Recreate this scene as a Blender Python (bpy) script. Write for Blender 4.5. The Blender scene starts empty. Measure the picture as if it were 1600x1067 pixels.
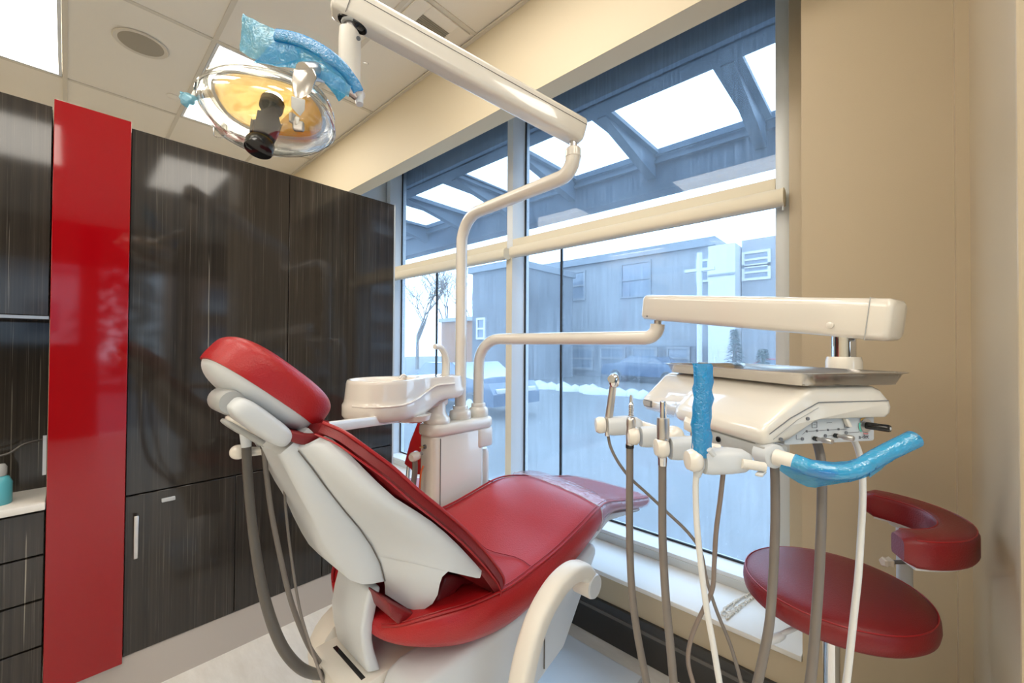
import bpy, bmesh, math, random
from mathutils import Vector, Matrix
random.seed(7)
SC = bpy.context.scene
COL = SC.collection
R_ = math.radians

# ------------------------------------------------------------------ camera
CAMZ = 1.42
FPX = 638.0
YAW, PITCH, ROLL = R_(42.5), R_(0.69), 0.00625
F_ = Vector((math.cos(PITCH)*math.cos(YAW), math.cos(PITCH)*math.sin(YAW), math.sin(PITCH)))
R0 = Vector((math.sin(YAW), -math.cos(YAW), 0))
U0 = R0.cross(F_)
Rr = R0*math.cos(ROLL) + U0*math.sin(ROLL)
Ur = U0*math.cos(ROLL) - R0*math.sin(ROLL)
CP = Vector((0, 0, CAMZ))
cam = bpy.data.cameras.new('camera')
co = bpy.data.objects.new('camera', cam)
COL.objects.link(co)
cam.sensor_width = 36.0
cam.lens = FPX/1600*36
cam.clip_start = 0.02
cam.clip_end = 300
m = Matrix((Rr, Ur, -F_)).transposed().to_4x4()
m.translation = CP
co.matrix_world = m
SC.camera = co

# ------------------------------------------------------------------ world, exposure
w = bpy.data.worlds.new('world'); SC.world = w; w.use_nodes = True
bg = w.node_tree.nodes['Background']
bg.inputs[0].default_value = (0.57, 0.78, 1.0, 1)
bg.inputs[1].default_value = 5.0
SC.view_settings.view_transform = 'Standard'
SC.view_settings.look = 'None'
SC.view_settings.gamma = 1
SC.view_settings.use_curve_mapping = False
SC.view_settings.exposure = 0.10
LIGHT_PANEL = 7.8

# ------------------------------------------------------------------ measuring helpers (photo pixel -> point on a real plane)
def ray(px, py):
    return F_ + Rr*((px-800)/FPX) + Ur*((533.5-py)/FPX)
def aD(px, py, d): return CP + ray(px, py)*d
def aX(px, py, X): r = ray(px, py); return CP + r*(X/r.x)
def aY(px, py, Y): r = ray(px, py); return CP + r*(Y/r.y)
def aZ(px, py, Z): r = ray(px, py); return CP + r*((Z-CAMZ)/r.z)

# ------------------------------------------------------------------ materials
MATS = {}
def pmat(name, col, rough=0.5, metal=0.0, coat=0.0, spec=0.5, noise=0.0, nscale=20, bump=0.0, bscale=200, trans=0.0, emis=None, es=1.0, vary_rough=0.0):
    m = bpy.data.materials.new(name); m.use_nodes = True
    nt = m.node_tree; b = nt.nodes['Principled BSDF']
    b.inputs['Base Color'].default_value = (*col, 1)
    b.inputs['Roughness'].default_value = rough
    b.inputs['Metallic'].default_value = metal
    b.inputs['Coat Weight'].default_value = coat
    b.inputs['Coat Roughness'].default_value = 0.04
    b.inputs['Specular IOR Level'].default_value = spec
    b.inputs['Transmission Weight'].default_value = trans
    if emis:
        b.inputs['Emission Color'].default_value = (*emis, 1)
        b.inputs['Emission Strength'].default_value = es
    tc = nt.nodes.new('ShaderNodeTexCoord')
    if noise or vary_rough:
        n = nt.nodes.new('ShaderNodeTexNoise'); n.inputs['Scale'].default_value = nscale
        n.inputs['Detail'].default_value = 5
        nt.links.new(tc.outputs['Object'], n.inputs['Vector'])
        if noise:
            mx = nt.nodes.new('ShaderNodeMix'); mx.data_type = 'RGBA'
            mx.inputs[6].default_value = (*[c*(1-noise) for c in col], 1)
            mx.inputs[7].default_value = (*[min(1, c*(1+noise)) for c in col], 1)
            nt.links.new(n.outputs['Fac'], mx.inputs[0])
            nt.links.new(mx.outputs[2], b.inputs['Base Color'])
        if vary_rough:
            mr = nt.nodes.new('ShaderNodeMapRange')
            mr.inputs[3].default_value = max(0, rough-vary_rough); mr.inputs[4].default_value = rough+vary_rough
            nt.links.new(n.outputs['Fac'], mr.inputs[0]); nt.links.new(mr.outputs[0], b.inputs['Roughness'])
    if bump:
        n2 = nt.nodes.new('ShaderNodeTexNoise'); n2.inputs['Scale'].default_value = bscale
        n2.inputs['Detail'].default_value = 3
        nt.links.new(tc.outputs['Object'], n2.inputs['Vector'])
        bp = nt.nodes.new('ShaderNodeBump'); bp.inputs['Strength'].default_value = bump
        bp.inputs['Distance'].default_value = 0.002
        nt.links.new(n2.outputs['Fac'], bp.inputs['Height'])
        nt.links.new(bp.outputs[0], b.inputs['Normal'])
    MATS[name] = m
    return m

def laminate():
    m = pmat('striped_laminate', (.05, .045, .04), rough=.07, spec=.5)
    nt = m.node_tree; b = nt.nodes['Principled BSDF']
    geo = nt.nodes.new('ShaderNodeNewGeometry')
    acc = None
    def lay(scale, lo, hi, zs, seed):
        mp = nt.nodes.new('ShaderNodeMapping'); mp.inputs['Scale'].default_value = (scale, 0, zs)
        mp.inputs['Location'].default_value = (seed, 0, 0)
        nt.links.new(geo.outputs['Position'], mp.inputs['Vector'])
        n = nt.nodes.new('ShaderNodeTexNoise'); n.inputs['Scale'].default_value = 1.0
        n.inputs['Detail'].default_value = 4; n.inputs['Roughness'].default_value = .7
        nt.links.new(mp.outputs[0], n.inputs['Vector'])
        r = nt.nodes.new('ShaderNodeValToRGB')
        r.color_ramp.elements[0].position = lo; r.color_ramp.elements[1].position = hi
        nt.links.new(n.outputs['Fac'], r.inputs[0])
        return r
    def mix(a, bcol, fac, w_):
        mx = nt.nodes.new('ShaderNodeMix'); mx.data_type = 'RGBA'
        if isinstance(a, tuple): mx.inputs[6].default_value = (*a, 1)
        else: nt.links.new(a, mx.inputs[6])
        mx.inputs[7].default_value = (*bcol, 1)
        ml = nt.nodes.new('ShaderNodeMath'); ml.operation = 'MULTIPLY'; ml.inputs[1].default_value = w_
        nt.links.new(fac, ml.inputs[0]); nt.links.new(ml.outputs[0], mx.inputs[0])
        return mx.outputs[2]
    c1 = mix((.022, .018, .015), (.038, .031, .025), lay(45, .35, .62, .3, 0).outputs[0], 1)
    c2 = mix(c1, (.20, .18, .145), lay(190, .58, .71, 1.2, 3).outputs[0], .5)
    c3 = mix(c2, (.34, .31, .25), lay(85, .655, .685, .5, 9).outputs[0], .75)
    c4 = mix(c3, (.012, .010, .009), lay(110, .62, .72, .5, 17).outputs[0], .7)
    nt.links.new(c4, b.inputs['Base Color'])
    return m
M_lam = laminate()
M_red = pmat('red_lacquer', (.30, .002, .005), rough=.05, spec=.5)
M_wall = pmat('beige_paint', (.52, .43, .30), rough=.38, spec=.35, bump=.15, bscale=300)
M_wallup = pmat('cream_paint', (.70, .61, .45), rough=.55, bump=.1, bscale=300)
M_ceil = pmat('ceiling_tile_white', (.90, .85, .76), rough=.9, noise=.04, nscale=300, bump=.2, bscale=500)
M_grid = pmat('ceiling_grid_paint', (.72, .67, .58), rough=.5)
M_cream = pmat('cream_plastic', (.78, .74, .67), rough=.22, coat=1.0, spec=.5)
M_creamm = pmat('cream_matt', (.78, .74, .67), rough=.38)
M_white = pmat('white_plastic', (.64, .67, .70), rough=.32)
M_porc = pmat('white_porcelain', (.80, .75, .69), rough=.07, coat=.5)
M_grey = pmat('grey_plastic', (.42, .43, .43), rough=.35)
M_dgrey = pmat('dark_grey_plastic', (.12, .11, .10), rough=.4)
M_black = pmat('black_plastic', (.008, .008, .009), rough=.12)
M_gasket = pmat('black_gasket', (.012, .014, .018), rough=.6)
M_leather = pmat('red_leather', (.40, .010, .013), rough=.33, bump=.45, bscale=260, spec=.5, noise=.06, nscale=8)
M_leather2 = pmat('dark_and_shaded_red_leather', (.20, .008, .011), rough=.40, bump=.35, bscale=300)  # stools' dark red; on the chair back, shade is put into the colour
M_pipe = pmat('red_piping', (.34, .008, .012), rough=.35)
M_steel = pmat('brushed_steel', (.62, .59, .55), rough=.22, metal=1, vary_rough=.08, nscale=60)
M_chrome = pmat('chrome', (.75, .75, .76), rough=.06, metal=1)
M_silver = pmat('silver_metal', (.60, .58, .57), rough=.28, metal=.9)
M_alu = pmat('window_aluminium', (.60, .62, .62), rough=.4, metal=.15)
M_aluw = pmat('window_white', (.74, .78, .83), rough=.4)
M_blind = pmat('blind_cream', (.80, .73, .58), rough=.5)
M_ledge = pmat('ledge_white', (.82, .80, .77), rough=.35)
M_base = pmat('dark_baseboard', (.035, .033, .032), rough=.4)
M_kick = pmat('toe_kick_paint', (.50, .44, .39), rough=.35)
M_darkw = pmat('dimmed_taupe_wall', (.075, .065, .055), rough=.5)  # dark colour stands in for a dim room behind the camera
M_hose = pmat('grey_hose', (.19, .165, .145), rough=.42)
M_hosed = pmat('dark_hose', (.10, .09, .08), rough=.4)
M_hoseb = pmat('brown_hose', (.24, .19, .16), rough=.4)
M_hosew = pmat('white_hose', (.72, .72, .70), rough=.35)
M_speak = pmat('speaker_grille', (.40, .36, .29), rough=.8, bump=.4, bscale=900)
M_counter = pmat('counter_white', (.78, .74, .68), rough=.3)
M_print = pmat('grey_print', (.16, .17, .19), rough=.5)
M_green = pmat('teal_print', (.12, .55, .45), rough=.5)
M_amber = pmat('amber_print', (.75, .45, .12), rough=.5)
M_pink = pmat('pink_print', (.75, .25, .25), rough=.5)
M_orange = pmat('orange_tube', (.75, .14, .03), rough=.4)
M_panel = pmat('light_panel', (.9, .9, .88), rough=.5, emis=(1, .93, .82), es=LIGHT_PANEL)

def floor_mat():
    m = pmat('vinyl_floor', (.72, .67, .60), rough=.35, vary_rough=.08, nscale=6)
    nt = m.node_tree; b = nt.nodes['Principled BSDF']
    geo = nt.nodes.new('ShaderNodeNewGeometry')
    mp = nt.nodes.new('ShaderNodeMapping'); mp.inputs['Scale'].default_value = (9, 2.2, 1)
    mp.inputs['Rotation'].default_value = (0, 0, .35)
    nt.links.new(geo.outputs['Position'], mp.inputs['Vector'])
    n = nt.nodes.new('ShaderNodeTexNoise'); n.inputs['Scale'].default_value = 1.4
    n.inputs['Detail'].default_value = 9; n.inputs['Roughness'].default_value = .72
    nt.links.new(mp.outputs[0], n.inputs['Vector'])
    r = nt.nodes.new('ShaderNodeValToRGB')
    r.color_ramp.elements[0].position = .3; r.color_ramp.elements[0].color = (.68, .63, .56, 1)
    r.color_ramp.elements[1].position = .62; r.color_ramp.elements[1].color = (.80, .76, .70, 1)
    nt.links.new(n.outputs['Fac'], r.inputs[0])
    nt.links.new(r.outputs[0], b.inputs['Base Color'])
    return m
M_floor = floor_mat()

def film(name, col, alpha, gloss=.10, rough=.12, wr=60, trans=None, tlf=.35):
    """thin translucent plastic film with wrinkles"""
    m = bpy.data.materials.new(name); m.use_nodes = True
    nt = m.node_tree; nt.nodes.clear()
    out = nt.nodes.new('ShaderNodeOutputMaterial')
    tr = nt.nodes.new('ShaderNodeBsdfTransparent'); tr.inputs[0].default_value = (*(trans or col), 1)
    df = nt.nodes.new('ShaderNodeBsdfDiffuse'); df.inputs[0].default_value = (*col, 1)
    tl = nt.nodes.new('ShaderNodeBsdfTranslucent'); tl.inputs[0].default_value = (*col, 1)
    gl = nt.nodes.new('ShaderNodeBsdfGlossy'); gl.inputs['Roughness'].default_value = rough
    tc = nt.nodes.new('ShaderNodeTexCoord')
    n = nt.nodes.new('ShaderNodeTexNoise'); n.inputs['Scale'].default_value = wr; n.inputs['Distortion'].default_value = 1.5
    nt.links.new(tc.outputs['Object'], n.inputs['Vector'])
    bp = nt.nodes.new('ShaderNodeBump'); bp.inputs['Strength'].default_value = .8; bp.inputs['Distance'].default_value = .004
    nt.links.new(n.outputs['Fac'], bp.inputs['Height'])
    for s in (gl, df): nt.links.new(bp.outputs[0], s.inputs['Normal'])
    a = nt.nodes.new('ShaderNodeMixShader'); a.inputs[0].default_value = tlf
    nt.links.new(df.outputs[0], a.inputs[1]); nt.links.new(tl.outputs[0], a.inputs[2])
    b = nt.nodes.new('ShaderNodeMixShader'); b.inputs[0].default_value = alpha
    nt.links.new(tr.outputs[0], b.inputs[1]); nt.links.new(a.outputs[0], b.inputs[2])
    lw = nt.nodes.new('ShaderNodeLayerWeight'); lw.inputs[0].default_value = .35
    nt.links.new(bp.outputs[0], lw.inputs['Normal'])
    ad = nt.nodes.new('ShaderNodeMath'); ad.operation = 'MULTIPLY_ADD'; ad.inputs[1].default_value = .22; ad.inputs[2].default_value = gloss
    nt.links.new(lw.outputs['Facing'], ad.inputs[0])
    c = nt.nodes.new('ShaderNodeMixShader')
    nt.links.new(ad.outputs[0], c.inputs[0]); nt.links.new(b.outputs[0], c.inputs[1]); nt.links.new(gl.outputs[0], c.inputs[2])
    nt.links.new(c.outputs[0], out.inputs[0])
    return m
M_bfilm = film('blue_film', (.04, .52, .95), .42, gloss=.08, trans=(.25, .72, .95))
M_bfilm2 = film('pale_blue_film', (.22, .62, .85), .42, gloss=.06, trans=(.45, .82, .97))
M_bsolid = film('blue_sleeve', (.0, .42, .90), .80, gloss=.10, rough=.18, wr=120, trans=(.1, .6, .9), tlf=.3)
M_cfilm = film('clear_film', (.85, .70, .76), .12, gloss=.06, rough=.1, wr=25, trans=(.95, .88, .90))

M_yellow = film('amber_reflector', (1, .62, .05), .82, gloss=.08, rough=.15, wr=8, trans=(1, .85, .4), tlf=.8)
M_brass = pmat('brass_pin', (.8, .6, .3), rough=.3, metal=1)
def clear_mat(name, tint, edge=.25, base=.05):
    m = bpy.data.materials.new(name); m.use_nodes = True
    nt = m.node_tree; nt.nodes.clear()
    out = nt.nodes.new('ShaderNodeOutputMaterial')
    tr = nt.nodes.new('ShaderNodeBsdfTransparent'); tr.inputs[0].default_value = (*tint, 1)
    gl = nt.nodes.new('ShaderNodeBsdfGlossy'); gl.inputs['Roughness'].default_value = .02
    lw = nt.nodes.new('ShaderNodeLayerWeight'); lw.inputs[0].default_value = edge
    ad = nt.nodes.new('ShaderNodeMath'); ad.operation = 'MULTIPLY_ADD'; ad.inputs[1].default_value = .9; ad.inputs[2].default_value = base
    nt.links.new(lw.outputs['Facing'], ad.inputs[0])
    c = nt.nodes.new('ShaderNodeMixShader')
    nt.links.new(ad.outputs[0], c.inputs[0]); nt.links.new(tr.outputs[0], c.inputs[1]); nt.links.new(gl.outputs[0], c.inputs[2])
    nt.links.new(c.outputs[0], out.inputs[0])
    return m
M_shield = clear_mat('clear_shield', (.97, .97, .95), .3, .05)

def window_glass(dirt=.12):
    m = bpy.data.materials.new('dirty_glass'); m.use_nodes = True
    nt = m.node_tree; nt.nodes.clear()
    out = nt.nodes.new('ShaderNodeOutputMaterial')
    tr = nt.nodes.new('ShaderNodeBsdfTransparent'); tr.inputs[0].default_value = (.91, .95, .985, 1)
    gl = nt.nodes.new('ShaderNodeBsdfGlossy'); gl.inputs['Roughness'].default_value = .01
    gg = nt.nodes.new('ShaderNodeNewGeometry')
    dt = nt.nodes.new('ShaderNodeVectorMath'); dt.operation = 'DOT_PRODUCT'
    nt.links.new(gg.outputs['Incoming'], dt.inputs[0]); nt.links.new(gg.outputs['Normal'], dt.inputs[1])
    ab = nt.nodes.new('ShaderNodeMath'); ab.operation = 'ABSOLUTE'; nt.links.new(dt.outputs['Value'], ab.inputs[0])
    om = nt.nodes.new('ShaderNodeMath'); om.operation = 'SUBTRACT'; om.inputs[0].default_value = 1; nt.links.new(ab.outputs[0], om.inputs[1])
    pw = nt.nodes.new('ShaderNodeMath'); pw.operation = 'POWER'; pw.inputs[1].default_value = 5; nt.links.new(om.outputs[0], pw.inputs[0])
    fr = nt.nodes.new('ShaderNodeMath'); fr.operation = 'MULTIPLY_ADD'; fr.inputs[1].default_value = .95; fr.inputs[2].default_value = .03
    nt.links.new(pw.outputs[0], fr.inputs[0])
    c = nt.nodes.new('ShaderNodeMixShader')
    nt.links.new(fr.outputs[0], c.inputs[0]); nt.links.new(tr.outputs[0], c.inputs[1]); nt.links.new(gl.outputs[0], c.inputs[2])
    tl = nt.nodes.new('ShaderNodeBsdfTranslucent'); tl.inputs[0].default_value = (.72, .80, .9, 1)
    geo = nt.nodes.new('ShaderNodeNewGeometry')
    mp = nt.nodes.new('ShaderNodeMapping'); mp.inputs['Scale'].default_value = (1, 34, 1.6)
    nt.links.new(geo.outputs['Position'], mp.inputs['Vector'])
    n = nt.nodes.new('ShaderNodeTexNoise'); n.inputs['Scale'].default_value = 2.2; n.inputs['Detail'].default_value = 6
    nt.links.new(mp.outputs[0], n.inputs['Vector'])
    n3 = nt.nodes.new('ShaderNodeTexNoise'); n3.inputs['Scale'].default_value = 3.0; n3.inputs['Detail'].default_value = 3
    nt.links.new(geo.outputs['Position'], n3.inputs['Vector'])
    vo = nt.nodes.new('ShaderNodeTexNoise'); vo.inputs['Scale'].default_value = 55; vo.inputs['Detail'].default_value = 2
    nt.links.new(geo.outputs['Position'], vo.inputs['Vector'])
    rp = nt.nodes.new('ShaderNodeValToRGB'); rp.color_ramp.elements[0].position = .70; rp.color_ramp.elements[1].position = .78
    nt.links.new(vo.outputs['Fac'], rp.inputs[0])
    m1 = nt.nodes.new('ShaderNodeMath'); m1.operation = 'MULTIPLY'
    nt.links.new(n.outputs['Fac'], m1.inputs[0]); nt.links.new(n3.outputs['Fac'], m1.inputs[1])
    m2 = nt.nodes.new('ShaderNodeMath'); m2.operation = 'MULTIPLY'; m2.inputs[1].default_value = dirt*4
    nt.links.new(m1.outputs[0], m2.inputs[0])
    m3 = nt.nodes.new('ShaderNodeMath'); m3.operation = 'MULTIPLY_ADD'; m3.inputs[1].default_value = .18
    nt.links.new(rp.outputs[0], m3.inputs[0]); nt.links.new(m2.outputs[0], m3.inputs[2])
    d = nt.nodes.new('ShaderNodeMixShader')
    nt.links.new(m3.outputs[0], d.inputs[0]); nt.links.new(c.outputs[0], d.inputs[1]); nt.links.new(tl.outputs[0], d.inputs[2])
    nt.links.new(d.outputs[0], out.inputs[0])
    return m
M_glass = window_glass(.10)

# ------------------------------------------------------------------ object helpers
def prep(o, kw):
    for k in ('label', 'category', 'group', 'kind'):
        if kw.get(k): o[k] = kw[k]
def root(name, loc, label, category, group=None, rotz=0):
    o = bpy.data.objects.new(name, None); COL.objects.link(o)
    o.empty_display_size = .1
    o.location = loc; o.rotation_euler = (0, 0, rotz)
    o['label'] = label; o['category'] = category
    if group: o['group'] = group
    return o
def origin(p):
    M = Matrix.Identity(4)
    q = p
    while q is not None:
        M = Matrix.Translation(q.location) @ q.rotation_euler.to_matrix().to_4x4() @ M
        q = q.parent
    return M
def obj(name, bm, mat, parent=None, smooth=40, **kw):
    """link a bmesh given in WORLD coordinates as one mesh object"""
    if parent is not None:
        bmesh.ops.transform(bm, matrix=origin(parent).inverted(), verts=bm.verts)
    bmesh.ops.recalc_face_normals(bm, faces=bm.faces)
    me = bpy.data.meshes.new(name); bm.to_mesh(me); bm.free()
    if smooth:
        for p in me.polygons: p.use_smooth = True
        me.set_sharp_from_angle(angle=R_(smooth))
    me.materials.append(mat)
    o = bpy.data.objects.new(name, me); COL.objects.link(o)
    if parent is not None: o.parent = parent
    prep(o, kw)
    return o
def box(bm, x0, x1, y0, y1, z0, z1, bev=0, seg=2, M=None):
    r = bmesh.ops.create_cube(bm, size=1)
    vs = r['verts']
    T = Matrix.Translation(((x0+x1)/2, (y0+y1)/2, (z0+z1)/2)) @ Matrix.Diagonal((abs(x1-x0), abs(y1-y0), abs(z1-z0), 1))
    bmesh.ops.transform(bm, matrix=T, verts=vs)
    if bev:
        es = list({e for v in vs for e in v.link_edges})
        r2 = bmesh.ops.bevel(bm, geom=es, offset=bev, segments=seg, profile=.5, affect='EDGES')
        vs = list({v for f in r2['faces'] for v in f.verts} | {v for v in vs if v.is_valid})
    if M is not None: bmesh.ops.transform(bm, matrix=M, verts=[v for v in vs if v.is_valid])
    return bm
def B(*a, **k):
    bm = bmesh.new(); box(bm, *a, **k); return bm
def frame_from(d, up=Vector((0, 0, 1))):
    d = d.normalized()
    if abs(d.dot(up)) > .98: up = Vector((1, 0, 0))
    a = d.cross(up).normalized(); b = a.cross(d).normalized()
    return a, b
def catmull(pts, n=6):
    pts = [Vector(p) for p in pts]
    if len(pts) < 3: return pts
    P = [pts[0]*2-pts[1]] + pts + [pts[-1]*2-pts[-2]]
    out = []
    for i in range(1, len(P)-2):
        for k in range(n):
            t = k/n
            p0, p1, p2, p3 = P[i-1], P[i], P[i+1], P[i+2]
            out.append(.5*((2*p1)+(p2-p0)*t+(2*p0-5*p1+4*p2-p3)*t*t+(3*p1-p0-3*p2+p3)*t**3))
    out.append(P[-2])
    return out
def tube(bm, pts, r, seg=12, smooth=0, flat=None, caps=True):
    """round (or flattened, flat=(ra, rb, up)) tube along points; r number or list"""
    pts = catmull(pts, smooth) if smooth else [Vector(p) for p in pts]
    n = len(pts)
    if isinstance(r, (int, float)): rs = [r]*n
    else:
        rs = []
        for i in range(n):
            t = i/(n-1)*(len(r)-1); k = min(int(t), len(r)-2); rs.append(r[k]*(1-(t-k))+r[k+1]*(t-k))
    rings = []; a = None
    for i in range(n):
        d = (pts[min(i+1, n-1)]-pts[max(i-1, 0)])
        if d.length < 1e-9: d = Vector((0, 0, 1))
        d.normalize()
        if flat: 
            up = Vector(flat[2]); b = (up - d*up.dot(d)).normalized(); aa = d.cross(b)
        else:
            if a is None: a, _ = frame_from(d)
            a = (a - d*a.dot(d)).normalized(); aa = a; b = d.cross(a)
        ring = []
        for k in range(seg):
            th = 2*math.pi*k/seg
            c, s = math.cos(th), math.sin(th)
            if flat:
                e = flat[3] if len(flat) > 3 else .5
                c = math.copysign(abs(c)**e, c); s = math.copysign(abs(s)**e, s)
                ring.append(bm.verts.new(pts[i] + aa*c*flat[0]*rs[i] + b*s*flat[1]*rs[i]))
            else: ring.append(bm.verts.new(pts[i] + aa*c*rs[i] + b*s*rs[i]))
        rings.append(ring)
    for i in range(n-1):
        for k in range(seg):
            bm.faces.new((rings[i][k], rings[i][(k+1) % seg], rings[i+1][(k+1) % seg], rings[i+1][k]))
    if caps:
        bm.faces.new(rings[0][::-1]); bm.faces.new(rings[-1])
    return bm
def T(*a, **k):
    bm = bmesh.new(); tube(bm, *a, **k); return bm
def lathe(bm, prof, c=(0, 0, 0), axis=(0, 0, 1), seg=24, sx=1, sy=1, ax=None):
    """profile [(r, h)] revolved about axis through c"""
    axis = Vector(axis).normalized(); c = Vector(c)
    if ax is None: a, b = frame_from(axis)
    else: a = Vector(ax); a = (a-axis*a.dot(axis)).normalized(); b = axis.cross(a)
    rings = []
    for r, h in prof:
        if r < 1e-6: rings.append([bm.verts.new(c+axis*h)])
        else: rings.append([bm.verts.new(c+axis*h+a*math.cos(2*math.pi*k/seg)*r*sx+b*math.sin(2*math.pi*k/seg)*r*sy) for k in range(seg)])
    for i in range(len(rings)-1):
        p, q = rings[i], rings[i+1]
        for k in range(seg):
            k2 = (k+1) % seg
            if len(p) == 1 and len(q) == 1: continue
            if len(p) == 1: bm.faces.new((p[0], q[k], q[k2]))
            elif len(q) == 1: bm.faces.new((p[k], p[k2], q[0]))
            else: bm.faces.new((p[k], p[k2], q[k2], q[k]))
    for ring, rev in ((rings[0], True), (rings[-1], False)):
        if len(ring) > 1: bm.faces.new(ring[::-1] if rev else ring)
    return bm
def LA(*a, **k):
    bm = bmesh.new(); lathe(bm, *a, **k); return bm
def loft(bm, rows, closed=True, caps=True):
    vr = [[bm.verts.new(p) for p in row] for row in rows]
    n = len(vr[0])
    for i in range(len(vr)-1):
        for k in range(n if closed else n-1):
            k2 = (k+1) % n
            bm.faces.new((vr[i][k], vr[i][k2], vr[i+1][k2], vr[i+1][k]))
    if caps and closed:
        bm.faces.new(vr[0][::-1]); bm.faces.new(vr[-1])
    return bm
def LO(rows, **k):
    bm = bmesh.new(); loft(bm, rows, **k); return bm
def prism(bm, pts, off, bev=0, seg=2):
    """polygon (3-D points) extruded by vector off"""
    vs = [bm.verts.new(p) for p in pts]; off = Vector(off)
    v2 = [bm.verts.new(Vector(p)+off) for p in pts]
    n = len(vs)
    fs = [bm.faces.new(vs), bm.faces.new(v2[::-1])]
    for k in range(n): fs.append(bm.faces.new((vs[k], v2[k], v2[(k+1) % n], vs[(k+1) % n])))
    bmesh.ops.recalc_face_normals(bm, faces=fs)
    if bev:
        es = list({e for f in fs for e in f.edges})
        bmesh.ops.bevel(bm, geom=es, offset=bev, segments=seg, profile=.5, affect='EDGES')
    return bm
def PR(*a, **k):
    bm = bmesh.new(); prism(bm, *a, **k); return bm
def superell(c, ax, ay, az, rx, ry, rz, e1=.5, e2=.5, t0=-90, t1=90, nu=20, nv=40):
    bm = bmesh.new(); c = Vector(c)
    def sp(v, e): return math.copysign(abs(v)**e, v)
    rows = []
    for i in range(nu+1):
        th = R_(t0+(t1-t0)*i/nu)
        row = []
        for k in range(nv):
            ph = 2*math.pi*k/nv
            x = sp(math.cos(th), e1)*sp(math.cos(ph), e2)*rx
            y = sp(math.cos(th), e1)*sp(math.sin(ph), e2)*ry
            z = sp(math.sin(th), e1)*rz
            row.append(c+Vector(ax)*x+Vector(ay)*y+Vector(az)*z)
        rows.append(row)
    loft(bm, rows, caps=True)
    bmesh.ops.remove_doubles(bm, verts=bm.verts, dist=1e-5)
    return bm
def disc_pts(c, a, b, r, n=20): return [Vector(c)+Vector(a)*math.cos(2*math.pi*k/n)*r+Vector(b)*math.sin(2*math.pi*k/n)*r for k in range(n)]
X_, Y_, Z_ = Vector((1, 0, 0)), Vector((0, 1, 0)), Vector((0, 0, 1))

# ================================================================== SETTING
HC = 3.25
GX = 2.22        # glass plane
MX = 2.08        # front of the mullions
WX = 1.79        # lower wall plane
# floor
obj('floor', B(-3.2, 2.3, -4.7, 6.2, -.12, 0), M_floor, smooth=0, kind='structure')
# wall with the windows: right pier, below the sill, far part
wb = bmesh.new()
box(wb, WX, 2.32, -.6, .224, 0, HC)                 # pier right of the windows
box(wb, WX, 2.32, .224, 3.62, 0, .30)               # dwarf wall under the sill
obj('wall_window_side', wb, M_wall, smooth=0, kind='structure')
obj('wall_window_far', B(1.76, 2.32, 3.60, 6.2, 0, HC), M_aluw, smooth=0, kind='structure')
# ledge
obj('trim_1', B(WX-.006, 2.20, .226, 3.598, .300, .321, bev=.003), M_ledge, kind='structure', label='white window ledge')
# bulkhead hanging in front of the window heads
obj('wall_bulkhead', B(1.62, 1.735, -.6, 6.1, 2.745, HC), M_wallup, smooth=0, kind='structure')
obj('trim_2', B(1.600, 1.620, -.6, 6.1, 3.236, HC-.003), M_grid, smooth=0, kind='structure')
# right stub wall and its trims
obj('wall_right', B(1.17, 2.30, -.62, -.18, 0, HC), M_wall, smooth=0, kind='structure')
obj('trim_3', B(1.755, 1.792, -.182, -.152, 0, HC), M_wall, smooth=0, kind='structure')
obj('trim_4', B(1.135, 1.175, -.62, -.172, 0, HC, bev=.004), M_wall, smooth=0, kind='structure')
# baseboard under the window
obj('baseboard_window', B(1.772, 1.792, -.15, 3.6, 0, .185, bev=.004), M_base, kind='structure')
obj('trim_5', B(1.766, 1.773, -.15, 3.6, .13, .145), M_dgrey, kind='structure')
# walls out of view
obj('wall_left', B(-3.2, -3.0, -4.7, 6.2, 0, HC), M_wallup, smooth=0, kind='structure')
obj('wall_far', B(-3.2, 2.3, 6.1, 6.3, 0, HC), M_wallup, smooth=0, kind='structure')
bk = bmesh.new()
box(bk, -3.0, -1.5, -4.7, -4.55, 0, HC); box(bk, -1.5, 2.32, -4.7, -4.55, 2.62, HC)
box(bk, -1.5, .12, -4.7, -4.55, 0, 1.42); box(bk, .12, .34, -4.7, -4.55, 0, HC); box(bk, 1.25, 1.5, -4.7, -4.55, 0, HC)
obj('wall_back', bk, M_darkw, smooth=0, kind='structure')  # coloured dark so the glossy fronts mirror a dim room
sd = bmesh.new()
box(sd, 2.12, 2.32, -4.7, -3.9, 0, HC); box(sd, 2.12, 2.32, -3.9, -.6, 0, .4); box(sd, 2.12, 2.32, -3.9, -.6, 2.9, HC)
box(sd, 2.12, 2.32, -2.3, -2.1, .4, 2.9)
obj('wall_side_back', sd, M_wall, smooth=0, kind='structure')

# ---- ceiling: slab, grid bars and lay-in tiles
ceil = obj('ceiling', B(-3.2, 2.3, -4.7, 6.2, HC+.03, HC+.15), M_ceil, smooth=0, kind='structure')
xs = [-.03+.61*k for k in range(-5, 3)] + [1.615]
ys = [2.97+1.2*k for k in range(-6, 4)]
ys = [-4.55] + [y for y in ys if y > -4.4 and y < 6.0] + [6.1]
g = bmesh.new()
for x in xs[:-1]: box(g, x-.012, x+.012, -4.55, 6.1, HC-.004, HC+.02)
for y in ys[1:-1]: box(g, -3.0, 1.615, y-.012, y+.012, HC-.0045, HC+.02)
obj('ceiling_grid', g, M_grid, ceil, smooth=0)
LIGHT_CELLS = {(4, 'a'), (6, 'a')}
def cell_has_light(i, j):
    y0 = ys[j]; x0 = xs[i]
    row = round((y0-2.97)/1.2)
    colm = round((x0+.03)/.61)
    if row in (0, -2, -4) and colm in (-1, 1, -3, -5): return True  # unseen columns filled out with added panels to raise the room's light
    return False
tile_mesh = {}
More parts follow.
